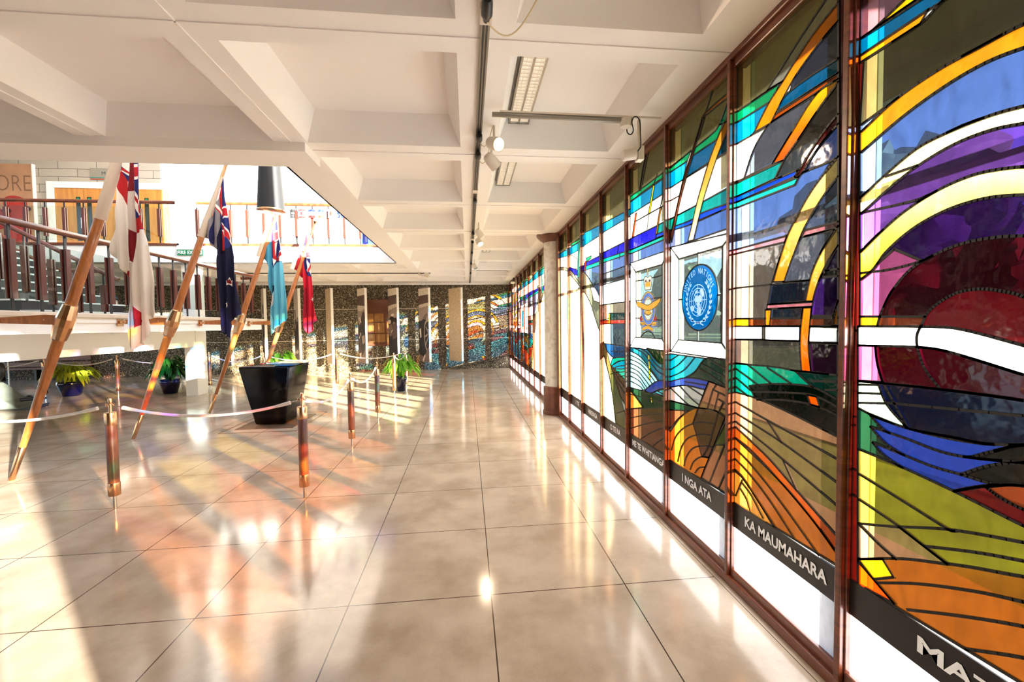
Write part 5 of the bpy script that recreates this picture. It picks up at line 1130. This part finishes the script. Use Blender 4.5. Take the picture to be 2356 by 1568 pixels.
# ------------------------------------------------------------------ hanging display panels
PC = dict(s=(206,190,172), l=(224,210,192), d=(70,52,48), m=(120,98,90), k=(34,25,24), g=(158,138,124), b=(206,182,146), v=(98,76,70))
def soldier(x, y, s_): return [(x-.10*s_, y), (x-.12*s_, y+.14*s_), (x-.04*s_, y+.17*s_), (x-.05*s_, y+.24*s_), (x+.03*s_, y+.26*s_), (x+.06*s_, y+.2*s_), (x+.05*s_, y+.16*s_), (x+.14*s_, y+.13*s_), (x+.13*s_, y), (x+.1*s_, y-.22*s_), (x+.02*s_, y-.22*s_), (x-.06*s_, y-.22*s_)]
def stretch(P_): return P_
def circ(x, y, rx, ry, n=20): return [(x+rx*math.cos(i*6.2832/n), y+ry*math.sin(i*6.2832/n)) for i in range(n)]
ph = {'plain': ('b', []),
 'man': ('s', [('v', [(.0,.36),(.2,.33),(.5,.37),(.8,.33),(1,.36),(1,.0),(0,0)]), ('k', [(.1,.52),(.3,.58),(.4,.62),(.75,.62),(1,.56),(1,.34),(.9,.2),(.75,.14),(.4,.14),(.2,.3)]), ('d', circ(.55,.72,.2,.05)), ('k', [(.36,.73),(.4,.79),(.55,.80),(.72,.78),(.76,.70),(.7,.64),(.66,.74),(.42,.74)]), ('g', [(.5,.36),(.9,.38),(.8,.1),(.62,.08)]), ('g', [(.3,.5),(.5,.56),(.62,.6),(.5,.44)]), ('m', [(0,.1),(.5,.14),(1,.08),(1,0),(0,0)])]),
 'group': ('s', [('d', [(.0,.50),(.2,.58),(.34,.62),(.5,.56),(.62,.60),(.75,.56),(.9,.62),(1,.58),(1,.2),(0,.2)]), ('d', circ(.3,.66,.14,.045)), ('k', [(.18,.68),(.22,.72),(.36,.72),(.42,.66),(.3,.69)]), ('g', circ(.3,.655,.08,.03)), ('k', [(.1,.44),(.4,.5),(.9,.52),(1,.3),(.3,.24)]), ('g', [(.2,.5),(.4,.56),(.36,.44)]), ('d', circ(.64,.6,.07,.02)), ('d', circ(.86,.61,.07,.02)), ('m', [(0,.24),(.5,.2),(1,.24),(1,0),(0,0)]), ('l', [(.1,.16),(.6,.19),(.9,.17),(.5,.14)])]),
 'field1': ('l', [('v', [(0,.90),(.5,.905),(1,.91),(1,.76),(.5,.77),(0,.78)]), ('s', [(0,.78),(1,.76),(1,.71),(0,.71)]), ('g', [(0,.71),(.4,.70),(1,.73),(1,.5),(0,.5)]), ('d', [(0,.56),(.3,.52),(.6,.66),(.9,.68),(1,.6),(1,0),(0,0)]), ('k', [(.2,.50),(.5,.5),(.9,.52),(1,.3),(.7,.16),(.5,.14),(.35,.3)]), ('l', [(.16,.60),(.3,.625),(.48,.55),(.44,.535),(.26,.575)]), ('k', [(.4,.42),(.6,.4),(.66,.16),(.52,.14)]), ('l', [(.1,.33),(.16,.33),(.42,.40),(.38,.41)]), ('m', [(0,.16),(.5,.1),(1,.2),(1,0),(0,0)]), ('l', [(.1,.12),(.4,.14),(.3,.05)]), ('g', [(.5,.36),(.9,.38),(.9,.28),(.6,.26)])]),
 'field2': ('l', [('v', [(0,.90),(.5,.905),(1,.91),(1,.79),(.5,.78),(0,.765)]), ('s', [(0,.765),(1,.79),(1,.75),(0,.70)]), ('g', [(0,.70),(1,.75),(1,.4),(0,.4)]), ('k', [(0,.58),(.3,.62),(.7,.64),(1,.58),(1,.3),(0,.3)]), ('g', circ(.25,.70-.04,.16,.02)), ('l', circ(.5,.64,.2,.02)), ('g', circ(.75,.62,.16,.02)), ('l', circ(.14,.55,.16,.03)), ('g', circ(.66,.52,.14,.03)), ('m', [(0,.5),(.4,.52),(.46,.38),(.1,.36)]), ('v', [(.5,.5),(.9,.54),(1,.36),(.5,.3),(.4,.4)]), ('k', [(0,.3),(1,.33),(1,0),(0,0)]), ('l', [(.3,.4),(.34,.42),(.5,.455),(.46,.43)])]),
 'wheel': ('l', [('v', [(0,.90),(.5,.905),(1,.91),(1,.80),(.5,.79),(0,.775)]), ('s', [(0,.775),(1,.80),(1,.755),(0,.74)]), ('g', [(0,.74),(.4,.745),(1,.76),(1,.3),(0,.3)]), ('m', [(.2,.56),(.75,.66),(.95,.64),(.6,.56)]), ('k', [(0,.56),(.3,.56),(.5,.58),(.9,.55),(1,.5),(1,0),(0,0)]), ('g', [(.48,.36),(.56,.5),(.72,.56),(.95,.58),(1,.585),(1,.17),(.85,.13),(.62,.2)]), ('k', [(.56,.36),(.62,.48),(.76,.53),(1,.555),(1,.2),(.85,.17),(.68,.22)]), ('g', [(.55,.35),(1,.40),(1,.37),(.58,.33)]), ('g', [(.62,.24),(.68,.23),(1,.34),(1,.37)]), ('g', [(.66,.47),(.72,.48),(1,.40),(1,.37)]), ('l', [(.05,.44),(.2,.46),(.24,.34),(.12,.32)]), ('m', [(0,.1),(.5,.08),(.9,.2),(1,.2),(1,0),(0,0)]), ('l', [(.3,.02),(.56,.1),(.6,.08),(.4,0)])])}
def panel(xl, xr, kind, label, zb=.31):
    """slab turned edge-on to the window; face shows to the viewer"""
    w_ = (xr-xl)*1.06; t = tag(empty('display_panel', ((xl+xr)/2, 13.7, 0)), label, 'display panel', 'tall panels hung before the aggregate wall')
    a_ = Vector((-(xr-xl)/2, (xr-xl)*.62, 0)); b_ = Vector(((xr-xl)/2-.05, -(xr-xl)*.58, 0)); d = (b_-a_).normalized(); n_ = Vector((d.y, -d.x, 0)); zt = 2.655
    th = .075; q = [a_, b_, b_-n_*th, a_-n_*th]
    MB().add([tuple(p+Vector((0,0,zb))) for p in q]+[tuple(p+Vector((0,0,zt))) for p in q], [(0,1,2,3),(7,6,5,4),(0,4,5,1),(1,5,6,2),(2,6,7,3),(3,7,4,0)]).build('board', M['white'], t)
    base, shp = ph[kind]; SH = [(smooth_poly(P_, turn=60), c_) for c_, P_ in shp]
    ov, tris, ids, bd, em = paint([(p,) for p, _ in SH], [(0,0),(1,0),(1,1),(0,1)])
    V = [a_+(b_-a_)*v.x+n_*.002+Vector((0,0,zb+(zt-zb)*v.y)) for v in ov]
    o = mesh_obj('printed_face', V, tris, M['photo'], t); col_attr(o, [(*L(*PC[SH[k-1][1] if k else base]), 1) for k in ids])
    for s_ in (.25, .75):
        p = a_.lerp(b_, s_); MB().tube([p+n_*-.03+Vector((0,0,zt)), p+n_*-.03+Vector((0,0,2.85))], .003, 6).build('suspension_wire', M['steel'], t)
X_ = lambda px: un(px, 740, 1, 13.6).x
for l_, r_, kd, lb in ((510, 537, 'man', 'photo panel behind the navy flag, farthest left of the row'), (593, 614, 'man', 'photo panel with one standing man, behind the pale blue ensign'), (668, 693, 'group', 'photo panel with a group of men, left of the red flag'), (743, 768, 'plain', 'plain beige panel just right of the red flag'),
    (817, 846, 'field1', 'photo panel with a helmeted soldier, left of the honour board'), (889, 919, 'field2', 'photo panel with soldiers crouching, right of the honour board'), (961, 991, 'wheel', 'photo panel with a large gun wheel'), (1032, 1065, 'plain', 'plain beige panel nearest the window wall')):
    panel(X_(l_), X_(r_), kd, lb)

# honour board and low bench back
t = tag(empty('honour_board', (-2.84, YB-.06, .83)), 'dark wooden honour board with metal plates between two photo panels', 'honour board')
MB().bbox(-.40, .40, 0, .05, 0, 1.49, .008).build('backboard', M['bronze'], t)
MB().bbox(-.42, .42, -.03, .05, 1.45, 1.50, .008).build('top_moulding', M['board_timber'], t); MB().bbox(-.42, .42, -.03, .05, 0, .05, .008).build('bottom_moulding', M['board_timber'], t)
for k, (x0, x1, z0, z1) in enumerate(((-.36,-.2,.78,1.05), (-.17,.12,.78,1.05), (-.36,-.2,.42,.74), (-.17,.14,.42,.74), (-.36,-.16,.12,.38), (-.12,.16,.12,.38), (.2,.37,.42,.74), (.2,.37,.12,.38))):
    MB().bbox(x0, x1, -.008, .002, z0, z1, .003).build('plate', M['bronzep'], t)
MB().box(-13.9, -11.4, 0, .02, 0, 0).v
t = tag(empty('bench', (-12.6, YB-.35, 0)), 'long brown wooden bench against the aggregate wall at far left', 'bench')
for z0, z1 in ((.56, .72), (.38, .52)): MB().bbox(-1.4, 1.2, .2, .24, z0, z1, .006).build('back_board', M['board_timber'], t)
MB().bbox(-1.4, 1.2, -.2, .18, .33, .37, .006).build('seat', M['board_timber'], t)
for x in (-1.2, 0, 1.0): MB().bbox(x-.03, x+.03, -.16, .24, 0, .33, .004).build('leg', M['blackm'], t)

# ------------------------------------------------------------------ upper floor wall: doors, signs, carved stone
Yw = 12.1; U = lambda x, y, Y=Yw: un(x, y, 1, Y)
t = S(empty('door_1', (-9.08, Yw, 3.262)))
tag(t, 'two pairs of pale oak doors in a white frame on the upper floor', 'door'); o0 = Vector(t.location)
f = MB().bbox(-1.52, -1.36, -.06, .0, 0, 2.0, .004).bbox(1.36, 1.50, -.06, 0, 0, 2.0, .004).bbox(-1.358, 1.358, -.06, 0, 1.84, 2.0, .004).build('door_frame', M['white'], t)
for k in range(4):
    x0 = -1.36+.68*k; lf = MB().bbox(x0+.004, x0+.676, -.03, .0, .0, 1.84, .003).build('door_leaf', M['door'], t)
    gx = x0+(.50 if k % 2 == 0 else .08); MB().box(gx, gx+.10, -.036, -.03, .5, 1.62).build('vision_panel', M['dglass'], lf)
    MB().box(gx+.015, gx+.085, -.038, -.036, 1.54, 1.6).build('safety_sticker', M['green'], lf); 
    hx = x0+(.63 if k % 2 == 0 else .05); MB().tube([(hx,-.03,.80), (hx,-.075,.82), (hx,-.075,1.08), (hx,-.03,1.10)], .01, 8).build('door_handle', M['steel'], lf)
P0, P1 = U(210, 413), U(300, 389)
t = tag(empty('direction_sign', (P0.x, Yw-.02, P0.z)), 'grey sign reading Main with a coloured strip, above the oak doors', 'sign')
MB().bbox(0, 1.05, -.01, .015, 0, P1.z-P0.z, .002).build('plate', M['grey_sign'], t)
text_mesh('Main', 'lettering', M['blackm'], t, lambda x, y, e: (.28+x, -.0125, .11+y), height=.09, bold=0)
mb = MB().box(0, 1.05, -.013, -.01, 0, .02); o = mb.build('stripe', M['paint'], t); col_attr(o, [(*L(200,60,40), 1)]*6)
o = MB().box(0, 1.05, -.013, -.01, .02, .05).build('stripe', M['paint'], t); col_attr(o, [(*L(20,120,110), 1)]*6)
P0 = U(88, 560); t = tag(empty('carved_stone_panel', (P0.x, Yw, 3.55)), 'brown carved stone panel lettered ORE with red poppies, upper left wall', 'panel')
MB().bbox(-2.2, 0, -.06, -.002, 0, 2.13, .01).build('slab', M['stone'], t); MB().box(0, .03, -.07, -.002, 0, 2.13).build('edge_strip', M['white'], t)
a0 = U(-4, 440)-Vector(t.location); a1 = U(76, 405)-Vector(t.location)
text_mesh('ORE', 'engraved_lettering', M['engrave'], t, lambda x, y, e: (a0.x+x, -.0625, a0.z+y), width=a1.x-a0.x, height=a1.z-a0.z, bold=-.01)
pm_ = MB()
def blob(cx_, cz_, r_, sd, d): 
    rr = random.Random(sd); P_ = smooth_poly([(cx_+r_*rr.uniform(.75,1.1)*math.cos(i*.785), cz_+r_*rr.uniform(.75,1.1)*math.sin(i*.785)) for i in range(8)], turn=100)
    return P_
fl = MB(); 
for cx_, cz_, r_, sd in ((-.42, 1.02, .34, 1), (-.95, .8, .36, 2), (-.38, .45, .36, 3), (-.9, .25, .22, 4)):
    P_ = [p for p in blob(cx_, cz_, r_, sd, 0) if True]; P_ = [Vector((min(-.01, p.x), max(.01, p.y))) for p in P_]
    fl.add([(p.x, -.062-.0006*sd, p.y) for p in P_], [tuple(range(len(P_)))])
fl.build('poppy_painting', M['poppy'], t)
fl = MB()
for cx_, cz_, r_, sd in ((-.15, 1.0, .11, 11), (-.62, .95, .12, 12), (-.2, .42, .12, 13), (-.9, .7, .12, 14)):
    P_ = blob(cx_, cz_, r_, sd, 0); fl.add([(p.x, -.068, p.y*.6+cz_*.4) for p in P_], [tuple(range(len(P_)))])
fl.build('poppy_centres', M['poppyd'], t)
a0 = un(408, 587, 1, 9.60); a1 = un(467, 574, 1, 9.60)
t = tag(empty('exit_sign', (a0.x, 9.60, a0.z)), 'green FIRE EXIT sign with white arrow below the upper floor', 'sign'); w_ = a1.x-a0.x; h_ = a1.z-a0.z
MB().bbox(0, w_, -.008, .012, 0, h_, .002).build('plate', M['green'], t)
text_mesh('FIRE EXIT', 'lettering', M['letter'], t, lambda x, y, e: (.012+x, -.0095, h_*.2+y), width=w_*.74, height=h_*.6, bold=.02)
MB().add([(w_*.8,-.0095,h_*.14), (w_*.97,-.0095,h_*.14), (w_*.97,-.0095,h_*.86), (w_*.8,-.0095,h_*.86)], [(0,1,2,3)]).build('arrow_field', M['letter'], t)
MB().add([(w_*.82,-.0105,h_*.42), (w_*.88,-.0105,h_*.42), (w_*.88,-.0105,h_*.25), (w_*.95,-.0105,h_*.5), (w_*.88,-.0105,h_*.75), (w_*.88,-.0105,h_*.58), (w_*.82,-.0105,h_*.58)], [tuple(range(7))]).build('arrow', M['green'], t)
# small flags on the sunlit balustrade
FD = [('black square flag with white fern mark, first on the sunlit balustrade', 'sq', [(22,24,24), [((200,200,200), (.3,.45,.85,.6)), ((190,190,190), (.25,.2,.75,.26))]], 667, 678), ('red and white flag with a red leaf', 'h', [(250,250,250), [((190,16,10), (0,.82,1,1)), ((190,16,10), (0,0,1,.18)), ((190,16,10), (.36,.32,.66,.68))]], 686, 701),
 ('blue, white and red striped flag, left of the two', 'h', [(250,250,250), [((10,30,130), (0,.72,1,1)), ((190,20,14), (0,0,1,.3))]], 709, 724), ('blue, white and red striped flag, right of the two', 'h', [(250,250,250), [((30,50,150), (0,.68,1,1)), ((200,60,40), (0,0,1,.3))]], 730, 744),
 ('white flag with a pale red disc', 'h', [(252,250,248), [((200,40,24), 'disc')]], 755, 767), ('blue flag with white stars, beside the ceiling edge', 'h', [(20,40,140), [((250,250,250), (.5,.65,.62,.8)), ((250,250,250), (.66,.4,.78,.52)), ((250,250,250), (.42,.35,.54,.5)), ((250,250,250), (.12,.18,.26,.34)), ((250,250,250), (.5,.08,.62,.2))]], 775, 790)]
for lb, sh, (bc, rects), xa, xb in FD:
    A = un(xa, 501, 1, 9.6); B = un(xb, 481, 1, 9.6); w_, h_ = B.x-A.x, B.z-A.z
    t = tag(empty('small_flag', (A.x, 9.60, A.z)), lb, 'flag', 'small flags strung on the upper balustrade'); shp = []
    for c_, rc in rects: shp.append(([(.5+.28*math.cos(i*.524), .5+.26*math.sin(i*.524)) for i in range(12)] if rc == 'disc' else [(rc[0],rc[1]),(rc[2],rc[1]),(rc[2],rc[3]),(rc[0],rc[3])], c_))
    ov, tris, ids, bd, em = paint([(p,) for p, _ in shp], [(0,0),(1,0),(1,1),(0,1)], grid=(.125, .5))
    o = mesh_obj('cloth', [(v.x*w_, .006*math.sin(v.x*9), v.y*h_) for v in ov], tris, M['flag'], t); col_attr(o, [(*L(*(shp[k-1][1] if k else bc)), 1) for k in ids])
    md = o.modifiers.new('t', 'SOLIDIFY'); md.thickness = .003
A = un(660, 480, 1, 9.605); B = un(800, 484, 1, 9.605)
tag(MB().tube([A, A.lerp(B,.5)+Vector((0,0,-.004)), B], .003, 5).build('flag_string', M['rope']), 'thin string carrying the small flags along the balustrade', 'string')
A = un(832, 562, 1, 10.0); t = tag(empty('blue_banner', (A.x, 10.0, 3.262)), 'blue printed board standing behind the right end of the upper balustrade', 'board')
MB().bbox(0, .8, -.02, .02, 0, .42, .004).build('board', M['blue_cloth'], t); MB().bbox(.3, .34, .02, .3, 0, .02, .002).build('foot', M['steel'], t)

# ------------------------------------------------------------------ exhibit cut by the left edge of the frame, and a slim stand
E0 = un(30, 940, 2, 0); t = tag(empty('metal_exhibit', (E0.x, E0.y, 0)), 'grey-green curved metal exhibit with a dark tow bar, cut off by the left edge', 'exhibit'); o0 = Vector(t.location)
Pe = lambda x, y: un(x, y, 1, E0.y)-o0
hull = [Pe(*q) for q in ((-60,870),(-20,882),(0,893),(15,905),(35,918),(60,928),(72,936),(60,943),(35,945),(5,938),(-60,925))]
mb = MB().prism([(p.x, max(.02, p.z)) for p in hull], -.22, .22, lambda u, v, d: (u, d, v)); o = mb.build('hull', M['exhibit'], t); bv = o.modifiers.new('b', 'BEVEL'); bv.width = .03; bv.segments = 3
mb = MB().prism([(p.x, max(.005, p.z-.03)) for p in (Pe(-60,928), Pe(35,940), Pe(75,932), Pe(95,925), Pe(92,934), Pe(60,948), Pe(0,946), Pe(-60,940))], -.16, .16, lambda u, v, d: (u, d, v)); mb.build('skid', M['exhibitd'], t)
MB().tube([Pe(55,918)+Vector((0,-.05,0)), Pe(90,915)+Vector((0,-.05,0)), Pe(112,914)+Vector((0,-.05,0))], [.035, .03, .022], 12).build('tow_bar', M['exhibitd'], t, auto=40)
MB().lathe([(.03, 0), (.045, .05), (.03, .1)], 12, Pe(60, 915), (0, 1, 0)).build('coupling', M['exhibitd'], t)
MB().lathe([(.02,-.05), (.26,-.04), (.28,0), (.26,.04), (.02,.05)], 28, Pe(-28, 852), (0,1,0)).build('wheel', M['exhibitd'], t, auto=40)
MB().bar(Pe(-28, 852), Pe(-28, 900), .05, .05).build('strut', M['exhibitd'], t)
q = un(22, 895, 2, 0); t = tag(empty('slim_stand', (q.x, q.y, 0)), 'slim steel stand under the left end of the white beam', 'stand')
MB().lathe([(.014, 0), (.014, .78)], 12).build('stem', M['steel'], t); MB().lathe([(.09, 0), (.09, .01), (.02, .02)], 20).build('foot', M['steel'], t)
